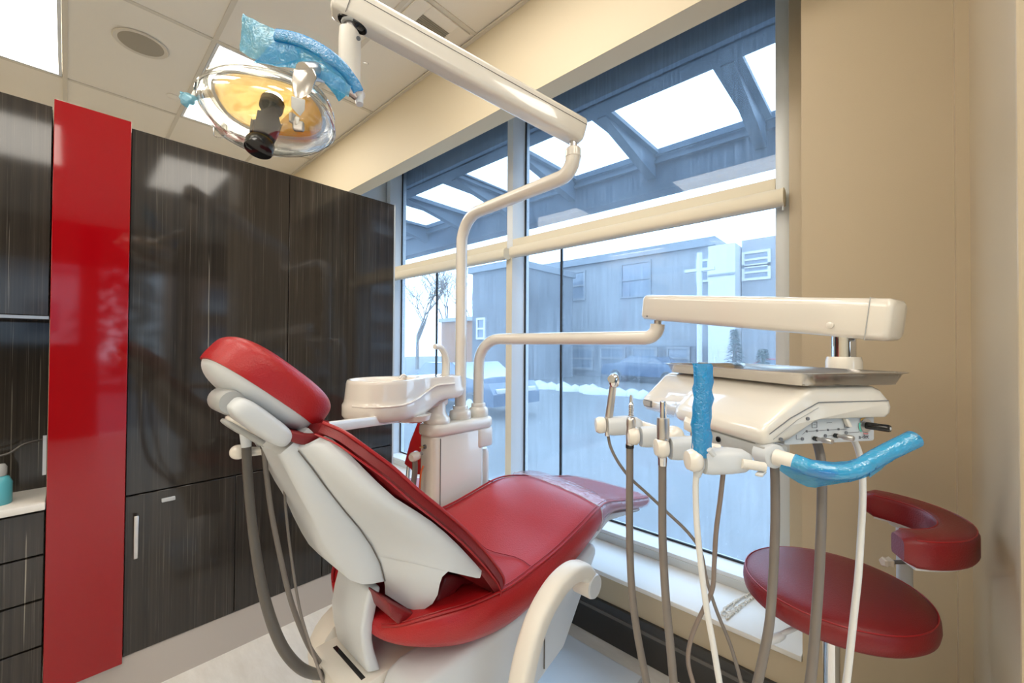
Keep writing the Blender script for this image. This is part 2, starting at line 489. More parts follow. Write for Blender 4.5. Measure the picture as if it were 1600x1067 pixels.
lights = []
for i in range(len(xs)-1):
    for j in range(len(ys)-1):
        x0, x1, y0, y1 = xs[i], xs[i+1], ys[j], ys[j+1]
        if cell_has_light(i, j): lights.append((x0, x1, y0, y1)); continue
        key = (round(x1-x0, 3), round(y1-y0, 3))
        if key not in tile_mesh:
            b = B(-(x1-x0)/2+.009, (x1-x0)/2-.009, -(y1-y0)/2+.009, (y1-y0)/2-.009, 0, .014, bev=.003, seg=1)
            me = bpy.data.meshes.new('ceiling_tile'); b.to_mesh(me); b.free(); me.materials.append(M_ceil); tile_mesh[key] = me
        o = bpy.data.objects.new('ceiling_tile', tile_mesh[key]); COL.objects.link(o)
        o.parent = ceil; o.location = ((x0+x1)/2, (y0+y1)/2, HC+.002)
lab = {(-.64, 2.97): 'bright ceiling light panel in the top left corner above the dark cabinets',
       (.58, 2.97): 'bright ceiling light panel seen behind the dental operating light'}
for (x0, x1, y0, y1) in lights:
    k = (round(x0, 2), round(y0, 2))
    vis = k in lab
    t = root('ceiling_light', ((x0+x1)/2, (y0+y1)/2, HC-.004), lab.get(k, 'flat white ceiling light panel of the unseen rows filled out to brighten the room, behind or beside the camera'), 'ceiling light', 'recessed ceiling light panels')
    f = bmesh.new()
    for (a, b, c, d) in ((x0+.014, x0+.03, y0+.014, y1-.014), (x1-.03, x1-.014, y0+.014, y1-.014), (x0+.03, x1-.03, y0+.014, y0+.03), (x0+.03, x1-.03, y1-.03, y1-.014)):
        box(f, a, b, c, d, HC-.003, HC+.02)
    obj('light_frame', f, M_aluw, t, smooth=0)
    obj('diffuser', B(x0+.028, x1-.028, y0+.028, y1-.028, HC+.002, HC+.012), M_panel, t, smooth=0)
# speaker, detector, vent
t = root('ceiling_speaker', (.285, 3.34, HC), 'round beige speaker grille set in the ceiling', 'speaker')
obj('rim', LA([(.105, -.004), (.125, -.008), (.13, -.002), (.105, .0)], (.285, 3.34, HC), seg=40), M_grid, t)
obj('grille', LA([(0, -.010), (.09, -.008), (.112, -.003), (.112, .001)], (.285, 3.34, HC), seg=40), M_speak, t)
sp = obj('sprinkler_cover', LA([(0, -.010), (.032, -.009), (.04, -.003), (.04, .001)], (.51, 3.88, HC), seg=28), M_ceil, label='small flat round sprinkler cover in the ceiling beside the operating light', category='sprinkler cover')
t = root('ceiling_vent', (1.395, 1.93, HC), 'square louvred air vent in the ceiling above the light arm', 'air vent')
f = bmesh.new()
for (a, b, c, d) in ((1.22, 1.30, 1.79, 2.07), (1.485, 1.575, 1.79, 2.07), (1.30, 1.485, 1.79, 1.87), (1.30, 1.485, 1.99, 2.07)):
    box(f, a, b, c, d, HC-.010, HC+.001, bev=.002, seg=1)
obj('vent_frame', f, M_ceil, t)
obj('vent_back', B(1.30, 1.485, 1.87, 1.99, HC-.002, HC), M_grid, t, smooth=0)
for k in range(9):
    y = 1.878+k*.0135
    obj('slat', B(1.30, 1.485, -.006, .006, -.001, .001, M=Matrix.Translation((0, y, HC-.006)) @ Matrix.Rotation(.6, 4, 'X')), M_speak, t, smooth=0)

# ---- windows
GB, TRT, TRB = .393, 2.162, 2.097
HEAD = 3.235
def window(n, y0, y1, joint):
    """y0..y1 clear glass between mullion faces"""
    t = bpy.data.objects.new('window_%d' % n, None); COL.objects.link(t); t['kind'] = 'structure'
    t.location = (MX, (y0+y1)/2, .321)
    fr = bmesh.new()
    box(fr, MX, GX+.03, y0, y1, .321, .380, bev=.002, seg=1)          # bottom rail
    obj('bottom_rail', fr, M_aluw, t)
    obj('rail_bead', B(MX-.006, MX, y0, y1, .322, .362), M_alu, t, smooth=0)
    obj('transom', B(MX, GX+.03, y0, y1, TRB, TRT, bev=.002, seg=1), M_blind, t)
    obj('head_rail', B(MX, GX+.03, y0, y1, HEAD-.05, HEAD), M_aluw, t, smooth=0)
    obj('lower_pane', B(GX, GX+.004, y0, y1, .380, TRB), M_glass, t, smooth=0)
    obj('upper_pane', B(GX, GX+.004, y0, y1, TRT, HEAD-.05), M_glass, t, smooth=0)
    gk = bmesh.new()
    for (a, b) in ((y0, y0+.009), (y1-.009, y1)):
        box(gk, GX-.012, GX-.001, a, b, .381, TRB-.001); box(gk, GX-.012, GX-.001, a, b, TRT+.001, HEAD-.051)
    box(gk, GX-.012, GX-.001, y0+.009, y1-.009, .381, .390)
    obj('gasket', gk, M_gasket, t, smooth=0)
    obj('glass_joint', B(GX-.006, GX+.01, joint-.006, joint+.006, .390, TRB), M_gasket, t, smooth=0)
    return t
window(1, .3536, 1.907, 1.591)
window(2, 1.961, 3.503, 2.945)
mu = obj('trim_6', B(MX, GX+.04, 1.907, 1.961, .321, HEAD, bev=.003), M_aluw, kind='structure', label='white vertical mullion between the two windows')
obj('trim_7', B(MX, GX+.04, 3.503, 3.565, .321, HEAD, bev=.003), M_aluw, kind='structure')
obj('trim_8', B(MX, GX+.04, .300, .3536, .321, HEAD, bev=.003), M_alu, kind='structure')
obj('trim_9', B(MX-.03, GX+.04, .224, .300, .321, HEAD, bev=.003), M_wall, kind='structure')
obj('trim_10', B(MX+.02, GX+.04, 3.565, 3.60, .321, HEAD), M_dgrey, kind='structure')
bf = bmesh.new(); box(bf, MX-.004, MX, 1.9075, 1.9605, .322, TRB)
obj('trim_11', bf, M_blind, smooth=0, kind='structure')
# roller blinds
def blind(y0, y1, label):
    t = root('roller_blind', (2.04, (y0+y1)/2, 2.045), label, 'roller blind', 'roller blinds rolled up under the window transoms')
    pf = []
    cx, cz = 2.040, 2.057
    for k in range(28):
        a = 2*math.pi*k/28
        x = math.copysign(abs(math.cos(a))**.7, math.cos(a)); z = math.copysign(abs(math.sin(a))**.7, math.sin(a))
        pf.append((cx+.036*x, cz+.037*z))
    obj('cassette', LO([[Vector((x, y, z)) for x, z in pf] for y in (y0, y1)]), M_blind, t)
    for y in (y0-.003, y1+.003):
        obj('end_cap', LO([[Vector((cx+(x-cx)*1.03, y+s, cz+(z-cz)*1.03)) for x, z in pf] for s in (-.003, .003)]), M_blind, t)
    obj('hem_bar', T([(2.040, y0+.01, 2.022), (2.040, y1-.01, 2.022)], .005), M_alu, t)
    return t
b1 = blind(.320, 1.862, 'rolled cream roller blind on the nearer window, right of the white mullion')
b2 = blind(1.925, 3.46, 'rolled cream roller blind on the farther window, behind the upright light pole')
obj('pull_bracket', T([(2.03, .318, 2.02), (2.03, .318, 2.0)], .004), M_alu, b1)

# ================================================================== OUTSIDE
GZ = -.40
M_conc = pmat('concrete_paving', (.125, .128, .135), rough=.75, noise=.12, nscale=3, bump=.2, bscale=30)
M_road = pmat('asphalt', (0.075, 0.081, 0.087), rough=.65, noise=.25, nscale=1.2)
M_snow = pmat('snow', (.34, .35, .37), rough=.8)
M_steelp = pmat('painted_steel', (.095, .135, .19), rough=.5, noise=.08, nscale=4)
M_bldg = pmat('grey_siding', (.21, .22, .24), rough=.8, noise=.08, nscale=.8)
M_bldgd = pmat('dark_siding', (.12, .13, .15), rough=.8)
M_bwhite = pmat('white_siding', (0.480, 0.492, 0.504), rough=.7)
M_winb = pmat('window_blue_grey', (.14, .17, .22), rough=.15)
M_roof = pmat('roof_dark', (.16, .18, .21), rough=.7)
M_brick = pmat('orange_brick', (0.330, 0.162, 0.090), rough=.85, noise=.1, nscale=3)
M_bark = pmat('bark', (.20, .17, .15), rough=.9)
M_ever = pmat('evergreen', (.05, .10, .08), rough=.9, noise=.4, nscale=6)
M_carb = pmat('car_blue', (.02, .06, .13), rough=.15, coat=.8)
M_carr = pmat('car_red', (.40, .03, .04), rough=.2, coat=.8)
M_carw = pmat('car_white', (.7, .72, .74), rough=.2, coat=.8)
M_tyre = pmat('tyre', (.02, .02, .022), rough=.7)
obj('trim_12', B(2.32, 60, -60, 60, GZ-.2, GZ-.03), M_road, smooth=0, kind='structure', label='grey asphalt street')
obj('trim_13', B(2.32, 60, -60, 4.07, GZ-.03, GZ), M_conc, smooth=0, kind='structure', label='pale concrete pavement')
obj('trim_14', B(-40, 2.32, -60, -4.7, GZ-.1, GZ), M_conc, smooth=0, kind='structure', label='pale concrete yard behind the room')
# joints of the pavement slabs as recessed-looking strips in slab parts
# canopy over the window
M_head = pmat('blue_grey_header', (.19, .26, .36), rough=.6)
t = root('glass_canopy', (2.9, 1.5, 3.0), 'dark blue-grey steel canopy with open bays outside above the windows', 'canopy')
obj('ledger_beam', B(2.30, 2.46, -3.5, 6.2, 3.0, 3.16), M_steelp, t, smooth=0)
obj('header_wall', B(2.262, 2.32, -3.5, 6.2, 3.0, 3.8), M_head, t, smooth=0)
ob = bmesh.new(); box(ob, 3.28, 3.44, -3.5, 6.2, 2.71, 3.06); box(ob, 3.25, 3.28, -3.5, 6.2, 2.93, 2.96)
obj('outer_beam', ob, M_steelp, t, smooth=0)
obj('outer_lip', B(3.235, 3.255, -3.5, 6.2, 2.99, 3.03), M_steelp, t, smooth=0)
for k in range(-4, 6):
    y = .645+k*.79
    rb = bmesh.new()
    prism(rb, [(2.46, y-.035, 3.03), (3.28, y-.035, 3.03), (3.28, y-.035, 2.82), (2.60, y-.035, 2.96), (2.46, y-.035, 2.99)], (0, .07, 0)); box(rb, 2.46, 3.28, y-.075, y+.075, 3.0, 3.03)
    obj('rafter', rb, M_steelp, t, smooth=0)
for y in (2.92, 3.75, 4.6): 
    obj('solid_panel', B(2.46, 3.28, y-.0, y+.33, 3.035, 3.05), M_steelp, t, smooth=0)
# building across the street
BX = 22.8
t = root('street_building', (BX+3, 13, GZ), 'long pale grey two storey building across the street', 'building')
z_roof = aX(960, 396, BX).z
obj('facade', B(BX, BX+3.2, 6.6, 19.3, GZ-.03, z_roof), M_bldg, t, smooth=0)
obj('parapet', B(BX-.25, BX+3.2, 6.5, 19.4, z_roof-.45, z_roof), M_roof, t, smooth=0)
obj('ground_storey', B(BX-.12, BX, 6.6, 19.5, GZ-.03, 1.5), M_bldgd, t, smooth=0)
def bwin(px0, py0, px1, py1, tt=None, X=BX, fr=M_bldg, nm='building_window', pane=M_winb):
    a, b = aX(px0, py0, X), aX(px1, py1, X)
    y0, y1 = min(a.y, b.y), max(a.y, b.y); z0, z1 = min(a.z, b.z), max(a.z, b.z)
    f = bmesh.new()
    for (c0, c1, d0, d1) in ((y0-.12, y0, z0-.12, z1+.12), (y1, y1+.12, z0-.12, z1+.12), (y0, y1, z0-.12, z0), (y0, y1, z1, z1+.12), (y0, y1, (z0+z1)/2-.05, (z0+z1)/2+.05)):
        box(f, X-.10, X+.02, c0, c1, d0, d1)
    o = obj(nm, f, fr, tt, smooth=0)
    obj('window_pane', B(X-.04, X+.01, y0, y1, z0, z1), pane, o, smooth=0)
    return o
bwin(893, 428, 913, 466, t); bwin(973, 415, 1015, 460, t, fr=M_roof); bwin(1092, 410, 1106, 437, t, fr=M_bwhite); bwin(848, 430, 860, 462, t)
for k, (a, b) in enumerate(((846, 872), (885, 925), (940, 975), (990, 1025), (1045, 1075))):
    bwin(a, 545, b, 575, t, X=BX-.13, fr=M_bldg)
t = root('white_clad_building', (BX-1, 5.9, GZ), 'bright white clad narrow building front across the street', 'building')
obj('facade', B(BX-1.5, BX+6, 5.25, 6.45, GZ-.03, aX(1140, 380, BX-1.5).z), M_bwhite, t, smooth=0)
obj('string_course', B(BX-1.56, BX-1.5, 5.25, 6.45, aX(1140, 429, BX-1.5).z, aX(1140, 426, BX-1.5).z), M_bldg, t, smooth=0)
t = root('neighbour_building', (BX, 3, GZ), 'pale blue-grey building at the right edge of the window view', 'building')
obj('facade', B(BX-.5, BX+6, -4.0, 5.2, GZ-.03, aX(1185, 372, BX-.5).z), M_bldg, t, smooth=0)
bwin(1164, 398, 1200, 412, t, X=BX-.5, fr=M_bwhite); bwin(1164, 418, 1200, 432, t, X=BX-.5, fr=M_bwhite)
t = root('left_house', (16, 24, GZ), 'low hazy grey building behind the blue car', 'building')
hx = 16.0
zz = aX(755, 425, hx).z
obj('facade', B(hx, hx+5, aX(797, 500, hx).y-.6, aX(738, 500, hx).y, GZ-.03, zz), M_bldgd, t, smooth=0)
obj('roof_edge', B(hx-.2, hx+5.2, aX(797, 500, hx).y-.7, aX(738, 500, hx).y+.2, zz, zz+.35), M_roof, t, smooth=0)
obj('annexe', B(hx+6, hx+12, aX(742, 500, hx+6).y, aX(690, 500, hx+6).y, GZ-.03, aX(720, 502, hx+6).z), M_brick, t, smooth=0)
obj('snowy_annexe_roof', B(hx+5.8, hx+12.2, aX(745, 500, hx+6).y, aX(688, 500, hx+6).y, aX(720, 502, hx+6).z, aX(720, 496, hx+6).z), M_snow, t, smooth=0)
bwin(748, 500, 757, 527, t, X=hx, fr=M_bwhite)
# apartment block behind (mirrored in the cabinet doors)
t = root('apartment_block', (18, -38, GZ), 'tall orange brick apartment block with balconies mirrored in the cabinet doors', 'building')
obj('facade', B(6, 36, -46, -36, GZ-.03, 24), M_brick, t, smooth=0)
for fl in range(7):
    for k in range(8):
        x = 7.5+k*3.6; z = 1.2+fl*3.1
        o = obj('building_window', B(x, x+1.9, -36.06, -35.98, z, z+1.7), M_winb, t, smooth=0)
        obj('balcony_slab', B(x-.2, x+2.1, -36.0, -35.2, z-.35, z-.2), M_bwhite, t, smooth=0)
        obj('balcony_rail', B(x-.2, x+2.1, -35.24, -35.2, z-.2, z+.6), M_bwhite, t, smooth=0)
t = root('back_house', (-4, -28, GZ), 'pale house behind the room mirrored in the red panel', 'building')
obj('facade', B(-9, .6, -34, -27, GZ-.03, 5.2), M_bwhite, t, smooth=0)
rf = PR([(-9.6, -26.6, 5.2), (1.2, -26.6, 5.2), (-4.2, -26.6, 8.6)], (0, -8, 0)); obj('roof', rf, M_bldg, t, smooth=0)
for k in range(4): obj('building_window', B(-8+k*2.2, -6.9+k*2.2, -27.03, -26.97, 2.0, 3.6), M_winb, t, smooth=0)
# vehicles
def car(loc, rz, mat, label, name='car', L=4.4):
    t = root(name, loc, label, 'car', rotz=rz)
    M = origin(t)
    prof = [(-2.2, .35), (-2.2, .72), (-2.05, .92), (-1.25, 1.0), (-.75, 1.38), (.55, 1.42), (1.15, 1.05), (2.0, .92), (2.2, .65), (2.2, .35)]
    def P(x, y, z): return M @ Vector((x*L/4.4, y, z))
    body = LO([[P(x, y, z if abs(y) < .8 or z < 1 else z-.02) for x, z in prof] for y in (-.86, -.82, .82, .86)])
    obj('body', body, mat, t, smooth=30)
    wn = [(-1.15, 1.02), (-.72, 1.33), (.52, 1.36), (1.02, 1.05)]
    for s in (-1, 1):
        obj('side_window', LO([[P(x, s*y, z) for x, z in wn] for y in (.84, .868)]), M_winb, t, smooth=0)
    for x in (-1.35, 1.35):
        for s in (-1, 1):
            wh = obj('wheel', LA([(.30, -.1), (.33, -.07), (.33, .07), (.30, .1)], P(x, s*.80, .33), (M.to_3x3() @ Vector((0, s, 0)))), M_tyre, t)
            obj('hub', LA([(0, .09), (.15, .10), (.16, .105), (.0, .112)], P(x, s*.80, .33), (M.to_3x3() @ Vector((0, s, 0)))), M_alu, wh)
    for s in (-1, 1): obj('head_lamp', B(2.1, 2.21, s*.55-.16, s*.55+.16, .66, .78, bev=.02, M=M), M_bwhite, t)
    return t
q = aX(725, 640, 8.0); car((8.0, q.y, GZ-.03), R_(-92), M_carb, 'dark blue car parked outside behind the cuspidor and poles')
car((20.0, 3.2, GZ), R_(95), M_carr, 'red car parked far across the street')
car((20.8, 9.3, GZ-.03), R_(88), M_carb, 'dark car parked in front of the grey building across the street', L=4.6)
# utility pole, sign, snow
p = aX(1093, 540, 15); t = root('utility_pole', (15, p.y, GZ), 'slim pale utility pole across the street', 'pole')
obj('pole', T([(15, p.y, GZ), (15, p.y, aX(1093, 395, 15).z)], .09), M_bwhite, t)
obj('cross_arm', B(14.95, 15.05, p.y-.5, p.y+.5, 5.0-.9, 5.1-.9), M_bwhite, t, smooth=0)
a, b = aX(1112, 546, 16), aX(1122, 558, 16)
t = root('street_sign', (16, (a.y+b.y)/2, GZ), 'small white sign on a post across the street', 'sign')
obj('sign_plate', B(15.98, 16.02, b.y, a.y, b.z, a.z), M_bwhite, t, smooth=0); obj('post', T([(16.03, (a.y+b.y)/2, GZ), (16.03, (a.y+b.y)/2, a.z)], .03), M_alu, t)
sn = bmesh.new()
for k in range(46):
    y = 5.2+k*.30+random.uniform(-.1, .1); x = 14.6+random.uniform(-.5, .5)
    lathe(sn, [(.45, -.02), (.38, .10), (.2, .2), (0, .22+random.random()*.1)], (x, y, GZ-.03), seg=8, sx=random.uniform(.7, 1.3), sy=random.uniform(.7, 1.3))
obj('snow_bank', sn, M_snow, label='broken bank of snow along the far side of the street', category='snow', kind='stuff')
# trees
def tree(name, loc, h, label, spread=.45, depth=6, group=None, r0=.14):
    t = root(name, loc, label, 'tree', group)
    bmt = bmesh.new(); bmb = bmesh.new()
    def br(p, d, l, r, k):
        q = p + d*l
        tube(bmt if k == 0 else bmb, [p, (p+q)/2+Vector((random.uniform(-.05, .05),)*3)*l, q], [r, r*.66], seg=5 if k < 2 else 3, caps=False)
        if k >= depth: return
        for i in range(3):
            nd = (d + Vector((random.uniform(-1, 1), random.uniform(-1, 1), random.uniform(-.3, .7)))*spread*1.5).normalized()
            br(q - d*l*random.uniform(0, .25), nd, l*random.uniform(.6, .82), r*.6, k+1)
    br(Vector(loc), Vector((0, 0, 1)), h*.3, r0, 0)
    obj('trunk', bmt, M_bark, t); obj('branches', bmb, M_bark, t)
for i, (px, X, h, l) in enumerate(((652, 19, 9, 'bare winter tree nearest the left window frame'), (698, 30, 13, 'bare winter tree just left of the upright light pole'),
                                   (738, 40, 16, 'bare winter tree just right of the upright light pole'))):
    q = aX(px, 560, X); tree('bare_tree', (X, q.y, GZ-.03), h, l, group='bare trees across the street', r0=.16)
q = aX(960, 540, 36); tree('bare_tree', (36, q.y, GZ-.03), 12, 'bare treetop showing over the roof of the grey building', r0=.2)
q = aX(1050, 540, 42); tree('bare_tree', (42, q.y, GZ-.03), 11.5, 'bare treetop left of the white clad building', r0=.2)
def evergreen(name, loc, h, r, label):
    t = root(name, loc, label, 'tree')
    obj('trunk', T([loc, (loc[0], loc[1], loc[2]+h*.9)], .06, seg=6), M_bark, t)
    f = bmesh.new()
    for k in range(1400):
        u = random.random()**.8; a = random.random()*6.283; rr = r*(1-u)*random.uniform(.5, 1.05)+.05
        c = Vector((loc[0]+math.cos(a)*rr, loc[1]+math.sin(a)*rr, loc[2]+.25+u*(h-.25)))
        d = Vector((math.cos(a), math.sin(a), random.uniform(-.6, .1))).normalized(); s = Vector((-math.sin(a), math.cos(a), 0))
        L = r*.28
        vs = [f.verts.new(c-s*L*.25), f.verts.new(c+s*L*.25), f.verts.new(c+d*L)]
        f.faces.new(vs)
    obj('foliage', f, M_ever, t, smooth=0)
q = aX(1148, 560, 14); evergreen('evergreen_tree', (14, q.y, GZ), 2.4, .45, 'narrow dark evergreen beyond the raised delivery arm')
q = aX(1192, 560, 14); evergreen('evergreen_tree', (12, q.y*12/14, GZ), 1.8, .4, 'small round evergreen at the right edge of the window view')
evergreen('evergreen_tree', (1.6, -19, GZ), 6.5, 2.2, 'large dark tree behind the room mirrored in the cabinet doors')

# ================================================================== CABINETS
CY = 2.244
ZT, ZB, ZS = 2.287, .172, .811
def door(name, x0, x1, z0, z1, parent, mat=M_lam, y=CY, th=.02):
    return obj(name, B(x0+.0015, x1-.0015, y, y+th, z0+.0015, z1-.0015, bev=.0012, seg=1), mat, parent)
t = root('tall_cabinet', (.766, 2.5, 0), 'tall glossy dark striped cabinet right of the red panel', 'cabinet')
obj('carcass', B(.167, 1.362, CY+.021, 2.72, .0, ZT-.004), M_dgrey, t, smooth=0)
obj('top_board', B(.167, 1.366, CY+.005, 2.72, ZT-.002, ZT+.006), M_lam, t, smooth=0)
door('door', .167, .761, ZS, ZT, t); door('door', .761, 1.362, ZS, ZT, t)
d1 = door('door', .167, .544, ZB, ZS-.003, t); door('door', .544, .945, ZB, ZS-.003, t); door('door', .945, 1.362, ZB, ZS-.003, t)
obj('end_panel', B(1.3625, 1.372, CY+.002, 2.72, 0, ZT+.004), M_alu, t, smooth=0)
hd = bmesh.new(); box(hd, .192, .206, CY-.028, CY-.018, .56, .73, bev=.002, seg=1)
box(hd, .194, .204, CY-.019, CY, .575, .585); box(hd, .194, .204, CY-.019, CY, .705, .715)
obj('handle', hd, M_silver, d1)
obj('edge_pull', B(.278, .322, CY-.014, CY, ZS-.052, ZS-.038, bev=.001, seg=1, M=None), M_bwhite, d1)
obj('toe_kick', B(.0, 1.366, CY+.004, CY+.02, 0, ZB-.001), M_kick, t, smooth=0)
t = root('red_panel_cabinet', (.063, 2.45, 0), 'narrow full height glossy red cabinet panel between the dark cabinets', 'cabinet')
obj('carcass', B(-.036, .162, CY+.001, 2.7, ZB, ZT), M_dgrey, t, smooth=0)
obj('red_front', B(-.041, .165, CY-.022, CY, ZB-.012, ZT+.022, bev=.0015, seg=1), M_red, t)
obj('toe_kick', B(-.6, -.001, CY+.004, CY+.02, 0, ZB-.001), M_kick, t, smooth=0)
obj('edge_strip', B(-.052, -.043, CY-.022, CY-.012, .95, 1.09), M_silver, t, smooth=0)
t = root('left_cabinet', (-.5, 2.5, 0), 'dark striped cabinet at the left edge with open worktop niche and drawers', 'cabinet')
LX = -1.25
door('upper_door', LX, -.044, 1.52, ZT, t, th=.02)
obj('carcass', B(LX, -.045, CY+.021, 2.72, 1.52, ZT-.004), M_dgrey, t, smooth=0)
obj('light_rail', B(LX, -.044, CY, CY+.02, 1.508, 1.519), M_silver, t, smooth=0)
obj('niche_back', B(LX, -.046, 2.46, 2.48, .85, 1.52), M_lam, t, smooth=0)
obj('lower_carcass', B(LX, -.045, CY+.021, 2.72, 0, .822), M_dgrey, t, smooth=0)
zz = [.818, .661, .501, .334, ZB]
for k in range(4): door('drawer', LX, -.044, zz[k+1], zz[k]-.003, t)
obj('worktop', B(LX, -.043, CY-.03, 2.46, .826, .852, bev=.004), M_counter, smooth=40, label='white worktop in the niche at the left edge, above the drawers', category='worktop')
# bottle and cable on the worktop
bc = aZ(3, 790, .852)
bl = root('spray_bottle', (bc.x-.01, 2.31, .852), 'blue bottle with a pale cap on the white worktop', 'bottle')
c = Vector((bc.x-.01, 2.31, .852))
obj('bottle_body', LA([(0, 0), (.030, 0), (.032, .005), (.032, .075), (.024, .095), (.015, .10), (0, .10)], c), pmat('bottle_blue', (.10, .42, .50), rough=.3), bl)
obj('cap', LA([(.018, .10), (.019, .104), (.019, .13), (.014, .14), (0, .142)], c), M_grey, bl)
tag = obj('cable', T([(LX+.5, 2.36, .87), (c.x-.12, 2.38, .865), (c.x-.05, 2.36, .99), (c.x+.02, 2.36, 1.02), (-.10, 2.37, 1.045), (-.05, 2.40, 1.05)], .004, smooth=6), M_hosed, label='thin dark cable above the white worktop in the niche', category='cable')

# ================================================================== DENTAL CHAIR
YC = 1.09
def mir(p): return Vector((p[0], 2*YC-p[1], p[2]))
chair = root('dental_chair', (1.05, YC, 0), 'red leather dental chair with white shell back, reclined towards the window', 'dental chair')
# --- base
bs = bmesh.new()
box(bs, .46, 1.66, .76, 1.30, .002, .035, bev=.012)
obj('base_plate', bs, M_white, chair)
obj('base_pad', B(.9, 1.2, .86, 1.28, .034, .16, bev=.02), M_white, chair)
# lift arm from the plate up to the body
obj('lift_arm', PR([(.62, .90, .05), (.95, .90, .05), (1.22, .90, .42), (.80, .90, .42)], (0, .36, 0), bev=.02), M_white, chair)
# upper body housing
def xz(pts, y): return [Vector((x, y, z)) for x, z in pts]
obj('body_housing', PR(xz([(.56, .30), (.55, .50), (.575, .575), (.62, .588), (1.22, .600), (1.40, .66), (1.42, .62), (1.20, .36), (.9, .28)], .835), (0, .14, 0), bev=.022, seg=3), M_white, chair)
obj('body_far_side', PR(xz([(.70, .30), (.70, .56), (.74, .588), (1.22, .600), (1.40, .66), (1.42, .62), (1.20, .36), (.9, .28)], .975), (0, .37, 0), bev=.022, seg=3), M_white, chair)
# rounded rear guard behind the link
rows = []
for (y0_, s_) in ((1.198, .88), (1.206, 1.0), (1.282, 1.0), (1.30, .88)):
    c = Vector((.625, y0_, .50))
    row = []
    for k in range(14):
        a = R_(0+k*190/13)
        row.append(c+Vector((math.cos(a)*.125*s_, 0, math.sin(a)*.115*s_)))
    row += [c+Vector((-.10*s_, 0, -.16)), c+Vector((.125*s_, 0, -.16))]
    rows.append(row)
obj('rear_guard', LO(rows), M_creamm, chair)
obj('deck', PR(xz([(.475, .555), (.49, .562), (.80, .562), (.80, .50), (.52, .42)], .975), (0, .225, 0), bev=.004), M_creamm, chair)
obj('hinge_slot', B(.522, .533, .995, 1.16, .5615, .5635), M_black, chair, smooth=0)
# seat carrier under the upholstery and the legrest
car_pts = [(.86, .60), (.88, .57), (.94, .56), (1.10, .585), (1.36, .665), (1.56, .715), (1.86, .652), (1.85, .640), (1.56, .685), (1.30, .60), (1.05, .52), (.88, .52)]
obj('seat_frame', PR(xz(car_pts, .865), (0, .45, 0), bev=.008), M_white, chair)
obj('seat_frame_seam', B(1.075, 1.079, .832, .836, .36, .60), M_dgrey, chair, smooth=0)
# --- seat upholstery (loft along x)
sec = [  # x, centre top z, edge top z, bottom z, half width
 (.545, .700, .700, .672, .10), (.552, .705, .710, .668, .145), (.572, .710, .722, .664, .190), (.605, .715, .736, .656, .228), (.66, .716, .745, .642, .264),
 (.74, .712, .740, .622, .286), (.87, .712, .731, .600, .293), (1.0, .728, .738, .605, .292), (1.127, .750, .750, .624, .288),
 (1.25, .782, .772, .650, .284), (1.36, .806, .794, .682, .278), (1.44, .812, .798, .712, .266), (1.52, .803, .786, .722, .252),
 (1.64, .772, .757, .708, .246), (1.78, .737, .724, .672, .242), (1.88, .714, .703, .652, .240), (1.915, .706, .697, .648, .236), (1.925, .698, .690, .656, .228)]
def catrows(sec, n=3):
    v = catmull([Vector((s[0], s[1], s[2])) for s in sec], n); v2 = catmull([Vector((s[0], s[3], s[4])) for s in sec], n)
    return [(a[0], a[1], a[2], b[1], b[2]) for a, b in zip(v, v2)]
def seat_row(s, grow=0.0):
    x, zc, ze, zb, hw = s
    hw += grow; zb -= grow
    pts = []
    N = 12
    for k in range(N+1):                      # top from near to far
        t_ = -1+2*k/N
        y = hw*.965*t_
        z = ze + (zc-ze)*(1-abs(t_)**2.2) + grow
        if abs(t_) == 1: z -= .006
        pts.append(Vector((x, YC+y, z)))
    h = ze-zb
    for f_, g_ in ((.16, 1.0), (.45, 1.015), (.75, .985), (.94, .93)): pts.append(Vector((x, YC+hw*g_, ze-h*f_)))
    for t_ in (.85, .4, -.4, -.85): pts.append(Vector((x, YC+hw*t_, zb)))
    for f_, g_ in ((.94, .93), (.75, .985), (.45, 1.015), (.16, 1.0)): pts.append(Vector((x, YC-hw*g_, ze-h*f_)))
    return pts
SR = catrows(sec, 4)
seat = obj('seat_cushion', LO([seat_row(s) for s in SR]), M_leather, chair, smooth=60)
for s_ in (-1, 1):
    obj('piping', T([Vector((s[0], YC+s_*s[4]*.982, s[2]-.002)) for s in SR[4:]], .0038, seg=8), M_pipe, seat)
    obj('stitch_line', T([Vector((s[0], YC+s_*s[4]*.94, s[2]+.0005+(s[1]-s[2])*.1)) for s in SR[4:]], .0014, seg=6), M_pipe, seat)
obj('seat_seam', T([Vector((.985+.012*math.sin(k), YC-.27+k*.036, .728+(.738-.728)*abs(k-7.5)/7.5*.9+.001)) for k in range(16)], .0016, seg=6), M_pipe, seat)
